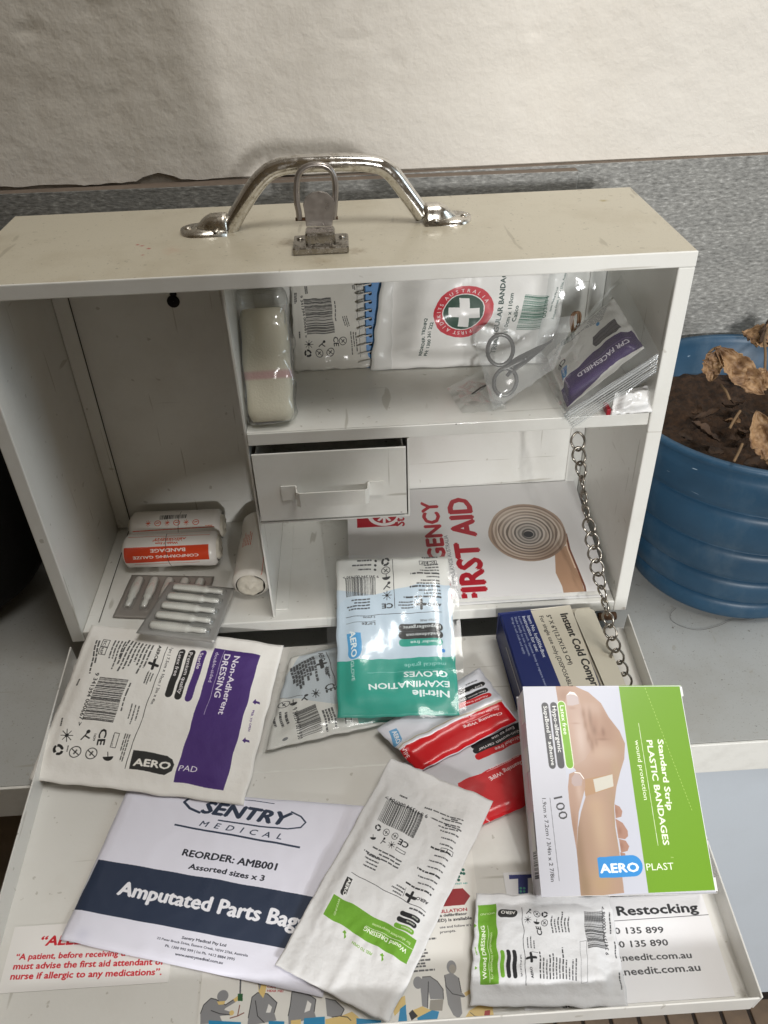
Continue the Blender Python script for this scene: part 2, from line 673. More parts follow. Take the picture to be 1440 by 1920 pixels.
def pouch(name, c, mat, nu=40, nv=40, fat=0.004, seal=(.1, .1, .1, .1), wr=0.0006, wscale=60, seed=0, edge=0.0005,
          lift=None, parent=None, bottom=True, sag=0.0006, crimp=0.0, crease=0.0005, ridge=0.0, **kw):
    """a soft sealed packet over the corners c (clockwise from top left); seal = left, right, top, bottom margins"""
    c = [np.array(p, float) for p in c]
    N = unit(np.cross(c[3] - c[0], c[1] - c[0]))
    if N[2] < 0 and abs(N[2]) > .05 or (abs(N[2]) <= .05 and N[1] > 0):
        N = -N
    V, UV = [], []

    def sm(t):
        t = max(0.0, min(1.0, t))
        return t * t * (3 - 2 * t)
    du, dv = unit(c[1] - c[0]), unit(c[3] - c[0])
    for j in range(nv + 1):
        for i in range(nu + 1):
            u, v = i / nu, j / nv
            P = quad_pt(c, u, v)
            rim = min(i, j, nu - i, nv - j) == 0
            P = P + du * edge * nz(v * 9, seed, u * 2) * 2 + dv * edge * nz(u * 9, seed + 5, v * 2) * 2
            su = min(sm((u - seal[0] * .5) / max(seal[0], .01)), sm((1 - u - seal[1] * .5) / max(seal[1], .01)))
            sv = min(sm((v - seal[2] * .5) / max(seal[2], .01)), sm((1 - v - seal[3] * .5) / max(seal[3], .01)))
            b = su * sv
            q = P * wscale
            w = nz(q[0] + seed, q[1], q[2]) * .7 + (abs(nz(q[0] * 2.3, q[1] * 2.3 + seed, q[2])) - .2) * .8
            hgt = fat * b * (0.8 + .2 * nz(u * 3 + seed, v * 3)) + wr * w
            hgt += crease * 4 * b * (1 - b) * (nz(u * 17, v * 17, seed) + .6 * nz(u * 41, v * 41, seed + 2))
            if ridge:
                hgt += ridge * (max(0, 1 - abs(nz(q[0] * .55 + seed, q[1] * .55, 3.3)) * 9) + .7 * max(0, 1 - abs(nz(q[0] * 1.3, q[1] * 1.3 + seed, 8.1)) * 8)) * (.3 + b)
            if crimp and b < .15:
                hgt += crimp * math.sin(v * 230) * .5
            if lift:
                hgt += lift(u, v)
            V.append(P + N * (hgt + (0.0004 if not rim else .0001)))
            UV.append((u, 1 - v))
    Fc = []
    st = nu + 1
    for j in range(nv):
        for i in range(nu):
            Fc.append((j * st + i, j * st + i + 1, (j + 1) * st + i + 1, (j + 1) * st + i))
    if bottom:
        o = len(V)
        for k in range(o):
            i, j = k % st, k // st
            rim = min(i, j, nu - i, nv - j) == 0
            u, v = i / nu, j / nv
            hgt = lift(u, v) if lift else 0
            V.append(quad_pt(c, u, v) + N * (hgt - (sag if not rim else .0002)) if not rim else V[k] - N * .0004)
            UV.append(UV[k])
        for j in range(nv):
            for i in range(nu):
                Fc.append(tuple(o + x for x in (j * st + i, (j + 1) * st + i, (j + 1) * st + i + 1, j * st + i + 1)))
        ring_ = [i for i in range(nu)] + [nu + j * st for j in range(nv)] + [nv * st + i for i in range(nu, 0, -1)] + [j * st for j in range(nv, 0, -1)]
        for a, b in zip(ring_, ring_[1:] + ring_[:1]):
            Fc.append((a, b, b + o, a + o))
    return mobj(name, V, Fc, mat, parent, uvs=UV, **kw)


def carton(name, P, e1, e2, dn, mats, parent=None, bevel=0.0006, **kw):
    """closed carton: P top-left corner of the printed top, e1 along its width, e2 down its height, dn into the depth.
    mats = [top, left side, other]"""
    P, e1, e2, dn = map(lambda a: np.array(a, float), (P, e1, e2, dn))
    V, Fc, UV, M = [], [], [], []

    def q(a, b, c_, d, m):
        n = len(V)
        V.extend([a, b, c_, d])
        UV.extend([(0, 1), (1, 1), (1, 0), (0, 0)])
        Fc.append((n, n + 1, n + 2, n + 3))
        M.append(m)
    q(P, P + e1, P + e1 + e2, P + e2, 0)
    q(P + dn, P, P + e2, P + dn + e2, 1)
    q(P + e1, P + e1 + dn, P + e1 + dn + e2, P + e1 + e2, 2)
    q(P + dn, P + dn + e1, P + e1, P, 2)
    q(P + e2, P + e2 + e1, P + e2 + e1 + dn, P + e2 + dn, 2)
    q(P + dn, P + dn + e2, P + dn + e1 + e2, P + dn + e1, 2)
    o = mobj(name, V, Fc, mats, parent, uvs=UV, smooth=False, fmat=M, **kw)
    bm = bmesh.new()
    bm.from_mesh(o.data)
    bmesh.ops.remove_doubles(bm, verts=bm.verts, dist=1e-6)
    bm.to_mesh(o.data)
    bm.free()
    if bevel:
        b = o.modifiers.new('bevel', 'BEVEL')
        b.width, b.segments, b.limit_method = bevel, 2, 'ANGLE'
    return o

# ------------------------------------------------------------------ materials
def stained(name, base, rough, spots, grime='#8d7d5c', coat=0.0, amount=0.25, scale=18, specks=0.0, scratch=0.0):
    """enamel paint with grime and a few stains at real places on it: spots = (point, radius, colour, strength)"""
    m, nt, bs = newmat(name)
    n = noise_node(nt, scale, 6, .65)
    r = nt.nodes.new('ShaderNodeMapRange')
    r.inputs['From Min'].default_value, r.inputs['From Max'].default_value = .48, .8
    r.inputs['To Max'].default_value = amount
    nt.links.new(n.outputs['Fac'], r.inputs['Value'])
    mx = nt.nodes.new('ShaderNodeMix')
    mx.data_type = 'RGBA'
    mx.inputs['A'].default_value = (*lin(base), 1)
    mx.inputs['B'].default_value = (*lin(grime), 1)
    nt.links.new(r.outputs[0], mx.inputs['Factor'])
    last = mx.outputs['Result']
    if specks:
        for sc_, th_, cc_ in ((520, .70, '#5d5a55'), (240, .735, '#6a6457'), (900, .66, '#8d8a84')):
            ns = noise_node(nt, sc_, 2, .5)
            rs = nt.nodes.new('ShaderNodeMapRange')
            rs.inputs['From Min'].default_value, rs.inputs['From Max'].default_value = th_, th_ + .04
            rs.inputs['To Max'].default_value = specks
            nt.links.new(ns.outputs['Fac'], rs.inputs['Value'])
            ms = nt.nodes.new('ShaderNodeMix')
            ms.data_type = 'RGBA'
            ms.inputs['B'].default_value = (*lin(cc_), 1)
            nt.links.new(last, ms.inputs['A'])
            nt.links.new(rs.outputs[0], ms.inputs['Factor'])
            last = ms.outputs['Result']
    if scratch:
        for st_, th_ in (((1, 1, .06), .70), ((.05, 1, 1), .71), ((.5, .09, .5), .70)):
            ns = noise_node(nt, 170, 2, .5, st_)
            rs = nt.nodes.new('ShaderNodeMapRange')
            rs.inputs['From Min'].default_value, rs.inputs['From Max'].default_value = th_, th_ + .03
            rs.inputs['To Max'].default_value = scratch
            nt.links.new(ns.outputs['Fac'], rs.inputs['Value'])
            ms = nt.nodes.new('ShaderNodeMix')
            ms.data_type = 'RGBA'
            ms.inputs['B'].default_value = (*lin('#8e8674'), 1)
            nt.links.new(last, ms.inputs['A'])
            nt.links.new(rs.outputs[0], ms.inputs['Factor'])
            last = ms.outputs['Result']
    tc = nt.nodes.new('ShaderNodeTexCoord')
    n3 = noise_node(nt, 260, 3)
    for P, rad, c, st in spots:
        d = nt.nodes.new('ShaderNodeVectorMath')
        d.operation = 'DISTANCE'
        d.inputs[1].default_value = tuple(P)
        nt.links.new(tc.outputs['Object'], d.inputs[0])
        ad = nt.nodes.new('ShaderNodeMath')
        ad.operation = 'MULTIPLY_ADD'
        ad.inputs[1].default_value = rad * 2.4
        nt.links.new(n3.outputs['Fac'], ad.inputs[0])
        nt.links.new(d.outputs['Value'], ad.inputs[2])
        rr = nt.nodes.new('ShaderNodeMapRange')
        rr.inputs['From Min'].default_value, rr.inputs['From Max'].default_value = rad * 1.1, rad * 2.1
        rr.inputs['To Min'].default_value, rr.inputs['To Max'].default_value = st, 0
        nt.links.new(ad.outputs[0], rr.inputs['Value'])
        mm = nt.nodes.new('ShaderNodeMix')
        mm.data_type = 'RGBA'
        mm.inputs['B'].default_value = (*lin(c), 1)
        nt.links.new(last, mm.inputs['A'])
        nt.links.new(rr.outputs[0], mm.inputs['Factor'])
        last = mm.outputs['Result']
    nt.links.new(last, bs.inputs['Base Color'])
    bs.inputs['Roughness'].default_value = rough
    bs.inputs['Coat Weight'].default_value = coat
    n2 = noise_node(nt, 420, 2)
    bump(nt, bs, n2.outputs['Fac'], .06, .001)
    return m


_sp = [(AZ(u, v, H), r, c, s) for u, v, r, c, s in (
    (258, 459, .0018, '#a3202c', .95), (266, 461, .0018, '#a3202c', .95), (279, 466, .0018, '#a3202c', .9), (268, 478, .0013, '#a3202c', .7),
    (1132, 376, .004, '#8f7c3a', .8), (1146, 367, .002, '#7c6f4a', .7), (320, 470, .009, '#b8866e', .25),
    (540, 455, .008, '#6b5330', .55), (668, 470, .008, '#6b5330', .5), (600, 490, .010, '#86704a', .3),
    (958, 400, .0012, '#221c16', .9), (978, 409, .0009, '#332a20', .8), (235, 490, .0012, '#4d4030', .8),
    (430, 440, .006, '#7c6a48', .4), (800, 436, .005, '#7c6a48', .35), (690, 500, .0016, '#2a241c', .8))]
_sp += [(AY(u, v, 0), r, c, s) for u, v, r, c, s in ((396, 520, .002, '#3a3026', .8), (380, 521, .0012, '#3a3026', .7), (645, 501, .0011, '#2c241c', .9))]
M_TOP = stained('enamel_top', '#bfb8a5', .38, _sp, amount=.4, coat=.15, specks=.5, scratch=.5)
_r = random.Random(12)
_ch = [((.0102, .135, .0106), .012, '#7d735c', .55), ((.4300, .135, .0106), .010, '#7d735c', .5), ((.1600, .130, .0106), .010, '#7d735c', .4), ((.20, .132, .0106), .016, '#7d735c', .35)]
for _k in range(5):
    _ch.append(((_r.choice((.0, .0102, .4298, .44)), 0.0, _r.uniform(.02, .27)), _r.uniform(.0006, .0013), '#4e4234', .85))
for _k in range(3):
    _ch.append(((_r.uniform(.02, .42), 0.0, _r.choice((.0, .0102))), _r.uniform(.0006, .0012), '#5a4630', .8))
_ch += [((.16, .0016, SZ - .009), .0012, '#4a3e30', .8), ((.30, .0016, SZ - .0006), .0007, '#3a3026', .9), ((.438, 0, .001), .003, '#6b4a30', .7), ((.262, -.0006, .111), .0011, '#4a3e30', .7)]
M_ENAMEL = stained('enamel', '#e1e0da', .33, _ch, amount=.16, coat=.2, scratch=.45)
_ct = []
for _k in range(9):
    _sx = _r.choice((-.0012, W + .0012))
    _ct.append((door(_sx, _r.uniform(.02, .27), RIM), _r.uniform(.0008, .0016), '#4e4234', .85))
for _k in range(4):
    _ct.append((door(_r.uniform(.05, .42), LD, RIM), _r.uniform(.0007, .0014), '#4e4234', .8))
_ct += [(door(.04, .262, 0), .0011, '#6e6a60', .7), (door(.17, .04, 0), .02, '#a49a84', .3), (door(.0, .272, 0), .008, '#7a6f5a', .5), (door(.438, .27, 0), .006, '#7a6f5a', .5)]
M_TRAY = stained('enamel_door', '#dedcd6', .3, _ct, amount=.14, coat=.25, scratch=.4)
M_DARKSEAM = plain('seam_dark', '#3a362f', .9, var=0)
M_HOLE = plain('flat_black', '#0d0c0b', .9, var=0)
M_RUST = plain('rusty_steel', '#6e5038', .6, .5, var=.3, vscale=300, c2='#3c2b1f')
M_CHAIN = plain('chain_steel', '#a8a196', .28, 1.0, var=.25, vscale=200)


def chrome(name, c='#cfcac0', rough=.13, pit='#6e665a'):
    m, nt, bs = newmat(name)
    n = noise_node(nt, 260, 5, .7)
    r = ramp(nt, n.outputs['Fac'], [(.36, pit), (.5, c)])
    nt.links.new(r.outputs[0], bs.inputs['Base Color'])
    bs.inputs['Metallic'].default_value = 1
    mr = nt.nodes.new('ShaderNodeMapRange')
    mr.inputs['From Min'].default_value, mr.inputs['From Max'].default_value = .35, .6
    mr.inputs['To Min'].default_value, mr.inputs['To Max'].default_value = rough + .25, rough
    nt.links.new(n.outputs['Fac'], mr.inputs['Value'])
    nt.links.new(mr.outputs[0], bs.inputs['Roughness'])
    return m


M_CHROME = chrome('chrome', '#dcdad6', rough=.06, pit='#b0aaa0')
M_CHROME_OLD = chrome('pitted_chrome', '#d6d2ca', .15, '#9a9182')
M_SATIN = plain('satin_metal', '#a7a09a', .3, .85, var=.12, vscale=150)
M_LATCH = chrome('latch_chrome', '#97928a', .16, '#5f584d')
M_FILM = film('clear_film')
M_FILM_MILK = film('milky_film', white=.07, gloss=.12, rough=.09)
M_ZIP = film('zip_film', white=.34, gloss=.2, rough=.15)
M_FILM_SLEEVE = film('sleeve_film', white=.2, gloss=.12, rough=.16)
M_FILM_THIN = film('thin_clear_film', white=.03, gloss=.12)
M_GAUZE = plain('cream_gauze', '#e4dbc2', .9, var=.08, vscale=120, bmp=.5, bscale=500)
M_PAPER = plain('white_paper', '#e6e4df', .75, var=.03, bmp=.15, bscale=400)
M_WHITECARD = plain('white_card', '#ecebea', .5, var=.02)

# ------------------------------------------------------------------ the setting: wall, stone tiles, floor
YW = 0.222                                        # face of the bare wall


def plaster_mat():
    sp = [(AY(u, v, YW - .008), r, c, a) for u, v, r, c, a in (
        (1336, 166, .0022, '#b58a5c', .8), (1338, 172, .0012, '#8d6a48', .8), (1388, 106, .0018, '#d3a98c', .5), (1000, 290, .0026, '#b08d55', .75), (994, 296, .0012, '#6d5a44', .8),
        (980, 238, .0016, '#c9ab7b', .7), (868, 286, .0024, '#a39a8b', .7), (1258, 284, .0016, '#b08d55', .7), (1312, 285, .0018, '#c2a468', .7), (1415, 279, .0024, '#c2a468', .7),
        (1350, 252, .0012, '#5b4d40', .8), (1342, 258, .0008, '#5b4d40', .8), (1362, 248, .0008, '#5b4d40', .7), (1400, 222, .0008, '#463c33', .8), (1110, 205, .0007, '#5b4d40', .8),
        (1195, 85, .0008, '#7d6f60', .7), (1206, 120, .0006, '#7d6f60', .7), (1030, 272, .0009, '#8d8272', .7), (1052, 262, .0008, '#8d8272', .7), (785, 230, .0010, '#8d8272', .5),
        (140, 345, .0016, '#8a7f6e', .6), (340, 318, .0014, '#8a7f6e', .6), (200, 130, .0010, '#a89c8a', .4))]
    m = stained('painted_plaster', '#d8d2c8', .62, sp, grime='#c2b8a8', amount=.3, scale=8)
    nt = m.node_tree
    bs = nt.nodes['Principled BSDF']
    a = noise_node(nt, 46, 4, .55)
    b = noise_node(nt, 170, 4, .6)
    v = nt.nodes.new('ShaderNodeMath')
    v.operation = 'MULTIPLY_ADD'
    v.inputs[1].default_value = .45
    nt.links.new(b.outputs['Fac'], v.inputs[0])
    nt.links.new(a.outputs['Fac'], v.inputs[2])
    bump(nt, bs, v.outputs[0], .5, .0026)
    return m


def stone_mat(name, dark, mid, light, fleck):
    m, nt, bs = newmat(name)
    n = noise_node(nt, 480, 4, .62, (.38, 1, 1))
    r = ramp(nt, n.outputs['Fac'], [(.28, dark), (.43, mid), (.57, light), (.74, fleck)])
    n2 = noise_node(nt, 45, 4, .6, (.35, 1, 1.3))
    r2 = ramp(nt, n2.outputs['Fac'], [(.35, '#8f9294'), (.65, '#ffffff')])
    mx = nt.nodes.new('ShaderNodeMix')
    mx.data_type = 'RGBA'
    mx.blend_type = 'MULTIPLY'
    mx.inputs['Factor'].default_value = .22
    nt.links.new(r.outputs[0], mx.inputs['A'])
    nt.links.new(r2.outputs[0], mx.inputs['B'])
    nt.links.new(mx.outputs['Result'], bs.inputs['Base Color'])
    bs.inputs['Roughness'].default_value = .6
    bump(nt, bs, n.outputs['Fac'], .5, .0012)
    return m


M_PLASTER = plaster_mat()
M_STONE = stone_mat('grey_stone', '#62615c', '#858480', '#999893', '#cbcac5')
M_STONE2 = stone_mat('grey_stone_dark', '#454138', '#807a6e', '#a29b8c', '#d8d2c4')
M_STONE_EDGE = plain('tile_edge', '#75675a', .8, var=.15, vscale=60, bmp=.3)
M_CEMENT = plain('bare_cement', '#a0978a', .95, var=.2, vscale=70, bmp=.6, bscale=260)



def build_wall():
    xs = np.linspace(-.7, 1.25, 330)
    zs = np.concatenate([np.linspace(0, .22, 70), np.linspace(.23, .9, 60)])
    V, Fc = [], []
    for j, t in enumerate(zs):
        for x in xs:
            rag = .0022 * nz(x * 45, 3.1) + .0012 * nz(x * 130, 8.2)
            rag *= .9 if x < .14 else .12
            if x < .14:
                rag += max(0, nz(x * 34, 1.7) - .1) * .003 * min(1, (.14 - x) * 12)
            if -.03 < x - .085 < .03:
                rag += .006 * max(0, 1 - abs(x - .088) / .014) ** .5
            z0 = .2885 + max(rag, -.001)
            z = z0 + t * (1 - (z0 - .2885) / .9)
            big = nz(x * 7, z * 7, 2.0) * .0018 + nz(x * 26 + 4, z * 19, 5.0) * .0005 + max(0, nz(x * 60, z * 42, 15.0) - .3) * .0022 - max(0, nz(x * 95, z * 70, 25.0) - .42) * .004
            fine = nz(x * 80, z * 52, 9.0) * .0005
            lip = .0022 * math.exp(-t / .02) * (nz(x * 20, 4.4) * .6 + .5) if x < .25 else 0
            V.append((x, YW - .002 - (big * min(1, t / .06) + fine * min(1, t / .02)) - lip - .0035 * max(0, 1 - t / .06), z))
    n = len(xs)
    for j in range(len(zs) - 1):
        for i in range(n - 1):
            Fc.append((j * n + i, j * n + i + 1, (j + 1) * n + i + 1, (j + 1) * n + i))
    w = mobj('wall', V, Fc, M_PLASTER, None, kind='structure')
    box('bare_cement', -.7, 1.25, YW - .0046, YW + .03, ZT - .005, .3000, M_CEMENT, w)
    zt1 = AY(1440, 291, .21)[2]

    def tile(name, x0, x1, y0, y1, z0, zl, zr, mat):
        v = [(x0, y0, z0), (x1, y0, z0), (x1, y0, zr), (x0, y0, zl), (x0, y1, z0), (x1, y1, z0), (x1, y1, zr), (x0, y1, zl)]
        f = [(0, 1, 2, 3), (3, 2, 6, 7), (4, 0, 3, 7), (1, 5, 6, 2), (4, 7, 6, 5), (0, 4, 5, 1)]
        return mobj(name, v, f, [mat, M_STONE_EDGE], w, smooth=False, bevel=.0007, fmat=[0, 1, 0, 0, 0, 0])
    tile('stone_tile', -.12, 1.2, .2105, YW + .002, ZT + .001, zt1 - .0015, zt1 + .002, M_STONE)
    tile('stone_tile', -.7, .4185, .2, .2100, ZT + .001, AY(0, 362, .2)[2] + .004, AY(1085, 320, .2)[2], M_STONE)
    return w


build_wall()

M_TABLE = stained('table_laminate', '#abaca9', .5, [], grime='#8f887a', amount=.45, scale=14, specks=.8, scratch=.35)
M_TABLE_EDGE = stained('table_edge', '#e4e3dd', .4, [], grime='#9a958a', amount=.25, scale=50)
M_PANEL = stained('table_front', '#c3cad1', .45, [], grime='#8a8478', amount=.08)
M_TILE = plain('floor_tile_glaze', '#6b5640', .45, var=.2, vscale=30, c2='#4d3d2d')
M_GROUT = plain('floor_grout', '#2a211a', .95, var=.2)
ZF = -.462


def build_shade_sheet():
    # unseen sheet added behind the viewer, its edge shaped to shade wall and cabinet
    edge = spline([(.11, ZF), (.115, .0), (.125, .10), (.19, .108), (.33, .118), (.335, .148), (.215, .168), (.215, .222), (.305, .25), (.33, .285), (.36, .322), (.305, .352), (.305, .39), (.30, .43), (.291, .478), (.291, .56),
                   (.28, .74), (.24, 1.0), (.22, 1.4)], 4)
    V, Fc = [], []
    n = 26
    for e in edge:
        for i in range(n + 1):
            x = -1.6 + (e[0] + 1.6) * i / n
            V.append((x, -.62 - .03 * math.sin(i * 2.2) * (1 - i / n), e[1]))
    for j in range(len(edge) - 1):
        for i in range(n):
            k = j * (n + 1) + i
            Fc.append((k, k + 1, k + n + 2, k + n + 1))
    o = mobj('added_shade_sheet', V, Fc, plain('shade_sheet_cloth', '#8f8069', .9, var=.1), None, kind='structure')
    m = o.modifiers.new('thickness', 'SOLIDIFY')
    m.thickness = .002


build_shade_sheet()


def build_floor():
    fl = box('floor', -1.5, 1.8, -1.6, .3, ZF - .03, ZF - .003, M_GROUT, None, kind='structure')
    me = None
    p = .0285
    for i in range(22):
        for j in range(9):
            x, y = .13 + i * p, -.125 - j * p
            a, b = random.uniform(-.0006, .0006), random.uniform(-.0006, .0006)
            if me is None:
                o = box('floor_tile', -.0125, .0125, -.0125, .0125, -.006, 0, M_TILE, None, bevel=.001)
                me = o.data
                o.parent = fl
            else:
                o2 = o.copy()
                COL.objects.link(o2)
                o2.parent = fl
                o2.location = (x + a, y + b, ZF + random.uniform(-.0004, .0004))
                continue
            o.location = (x + a, y + b, ZF)


build_floor()


def build_table():
    t = thing('table', (.3, .05, ZF), 'white laminate table with a pale front edge under the open cabinet', 'table')
    box('table_top', -.75, 1.3, YT + .0025, .2095, ZT - .0305, ZT, M_TABLE, t, bevel=.0004)
    box('edge_band', -.75, 1.3, YT, YT + .0022, ZT - .0325, ZT + .0002, M_TABLE_EDGE, t, bevel=.0006)
    box('brown_side', -.75, .12, YT + .03, YT + .05, ZF, ZT - .033, plain('brown_board', '#857766', .6, var=.2, vscale=30), t)  # recessed brown board left of the front panel
    box('front_panel', .12, 1.3, YT + .004, YT + .022, ZF, ZT - .033, M_PANEL, t)


build_table()

# ------------------------------------------------------------------ the cabinet
CAB = thing('first_aid_cabinet', (W / 2, D / 2, ZT), 'open white metal first aid cabinet with a chrome handle and folded down door', 'cabinet')


def cabinet_case():
    t = T
    box('top_panel', 0, W, .0014, D, H - .0092, H, M_TOP, CAB, bevel=.0008)
    box('front_lip', 0, W, 0, .0016, H - .0094, H + .0002, M_ENAMEL, CAB, bevel=.0007)
    box('side_panel', 0, t, .0002, D, 0, H - .0094, M_ENAMEL, CAB, bevel=.0009)
    box('side_panel', W - t, W, .0002, D, 0, H - .0094, M_ENAMEL, CAB, bevel=.0009)
    box('bottom_panel', t + .0002, W - t - .0002, .0004, D, 0, t, M_ENAMEL, CAB, bevel=.0009)
    bp = box('back_panel', t + .0002, W - t - .0002, D - .004, D - .001, t + .0002, H - .0094, M_ENAMEL, CAB)
    # folded seams of the sheet in the back corners
    for x0, x1 in ((t + .0004, t + .0125), (W - t - .0125, W - t - .0004)):
        box('folded_seam', x0, x1, D - .0056, D - .0041, t + .001, H - .03, M_ENAMEL, bp, bevel=.0004)
    s = MB()
    s.box((t + .0105, .010, FZ - .0001), (.0006, 0, 0), (0, D - .02, 0), (0, 0, .0003))
    s.box((t + .0128, D - .0059, t + .004), (.0006, 0, 0), (0, .0006, 0), (0, 0, H - .05))
    s.done('seam_line', M_DARKSEAM, bp, smooth=False)  # thin dark strips along the folded sheet seams
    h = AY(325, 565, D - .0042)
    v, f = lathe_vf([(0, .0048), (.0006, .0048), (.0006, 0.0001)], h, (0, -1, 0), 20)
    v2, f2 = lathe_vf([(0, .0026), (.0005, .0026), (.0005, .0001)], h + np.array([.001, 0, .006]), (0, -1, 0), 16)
    MB().add(v, f).add(v2, f2).done('hanging_hole_disc', M_HOLE, bp)  # raised black discs: the dark inside the hole put into colour
    # partition with its welded foot, shelf with a turned-down lip
    xp = .1592
    part = box('partition', xp, xp + .0014, .0045, D - .0042, FZ, H - .0096, M_ENAMEL, CAB)
    box('foot_flange', xp + .0014, xp + .0115, .012, D - .008, FZ - .0002, FZ + .0009, M_ENAMEL, part, bevel=.0003)
    sh = box('shelf', xp + .0018, W - t - .0003, .0030, D - .0042, SZ - .0014, SZ, M_ENAMEL, CAB)
    box('shelf_lip', xp + .0018, W - t - .0003, .0016, .0029, SZ - .0092, SZ - .0001, M_ENAMEL, sh, bevel=.0005)
    # four short feet
    for x in (.03, W - .03):
        for y in (.02, D - .02):
            v, f = lathe_vf([(0, .0001), (0, .008), (-ZT - .0003, .0095), (-ZT - .0003, .0001)], (x, y, -.0001), (0, 0, -1), 16)
            mobj('foot', v, f, M_HOLE, CAB)
    # hinge knuckles
    for x in (.045, .43):
        v, f = lathe_vf([(0, .0001), (0, .0033), (.014, .0033), (.014, .0001)], (x - .012, -.0010, -.0045), (1, 0, 0), 12)
        mobj('hinge', v, f, M_RUST, CAB)


cabinet_case()


def cabinet_drawer():
    x0, x1, z0, z1 = .1622, .2668, .1095, .1705
    hs = MB()
    th = .0011
    hs.box((x1 + .0004, .002, z0 - .003), (th, 0, 0), (0, .11, 0), (0, 0, z1 - z0 + .003))
    hs.box((.1612, .002, z0 - .0042), (x1 - .1612 + .0015, 0, 0), (0, .11, 0), (0, 0, th))
    hs.done('drawer_housing', M_ENAMEL, CAB, smooth=False)
    dr = box('drawer', x0, x1 - .0008, -.0006, .0008, z0, .1655, M_ENAMEL, CAB, bevel=.0004)
    s = MB()
    s.box((x0 + .001, .001, z0 + .0005), (.001, 0, 0), (0, .1, 0), (0, 0, .05))
    s.box((x1 - .003, .001, z0 + .0005), (.001, 0, 0), (0, .1, 0), (0, 0, .05))
    s.box((x0 + .001, .001, z0 + .0005), (x1 - x0 - .003, 0, 0), (0, .1, 0), (0, 0, .001))
    s.box((x0 + .001, .1, z0 + .0005), (x1 - x0 - .003, 0, 0), (0, .001, 0), (0, 0, .05))
    s.done('drawer_box', M_ENAMEL, dr, smooth=False)
    # bent strap pull
    a = AY(558, 925, -.0016)
    b = AY(690, 915, -.0016)
    zc, hh, p = (a[2] + b[2]) / 2, .0058, .0105
    xl, xr = a[0], b[0]
    prof = [(xl - .011, -.0009), (xl - .0012, -.0009), (xl, -.002), (xl + .0006, -p + .001), (xl + .0022, -p),
            (xr - .0022, -p), (xr - .0006, -p + .001), (xr, -.002), (xr + .0012, -.0009), (xr + .011, -.0009)]
    V, Fc = [], []
    tk = .0009
    for i, (x, y) in enumerate(prof):
        q0, q1 = np.array(prof[max(i - 1, 0)]), np.array(prof[min(i + 1, len(prof) - 1)])
        d = unit(q1 - q0)
        n = np.array([d[1], -d[0]])
        x2, y2 = x + n[0] * tk, y + n[1] * tk
        V += [(x, y, zc - hh), (x, y, zc + hh), (x2, y2, zc + hh), (x2, y2, zc - hh)]
    for i in range(len(prof) - 1):
        for k in range(4):
            l = (k + 1) % 4
            Fc.append((i * 4 + k, i * 4 + l, i * 4 + 4 + l, i * 4 + 4 + k))
    n = len(V)
    Fc += [(0, 1, 2, 3), (n - 4, n - 3, n - 2, n - 1)]
    mobj('handle', V, Fc, M_ENAMEL, dr, smooth=False)


cabinet_drawer()


def cabinet_door():
    e = .0012
    x0, x1 = -e, W + e
    th = .0012
    p = MB()
    ex = np.array([x1 - x0, 0, 0])
    d0 = obox('door', door(x0 + th, .003, 0), (x1 - x0 - 2 * th, 0, 0), DD * (LD - .003 - th), ND * -th, M_TRAY, CAB)
    # turned-up rims: two sides and the far edge
    for xx in (x0, x1 - th):
        obox('rim', door(xx, .004, -.0011), (th, 0, 0), DD * (LD - .0045), ND * (RIM + .0011), M_TRAY, d0, bevel=.0005)
    obox('rim', door(x0 + .002, LD - th, -.0011), (x1 - x0 - .004, 0, 0), DD * th, ND * (RIM + .0009), M_TRAY, d0, bevel=.0005)
    ln = MB()
    ln.box(door(x0 + .0115, .02, .0003), (.0007, 0, 0), DD * (LD - .03), ND * .0002)
    return d0


DOOR = cabinet_door()


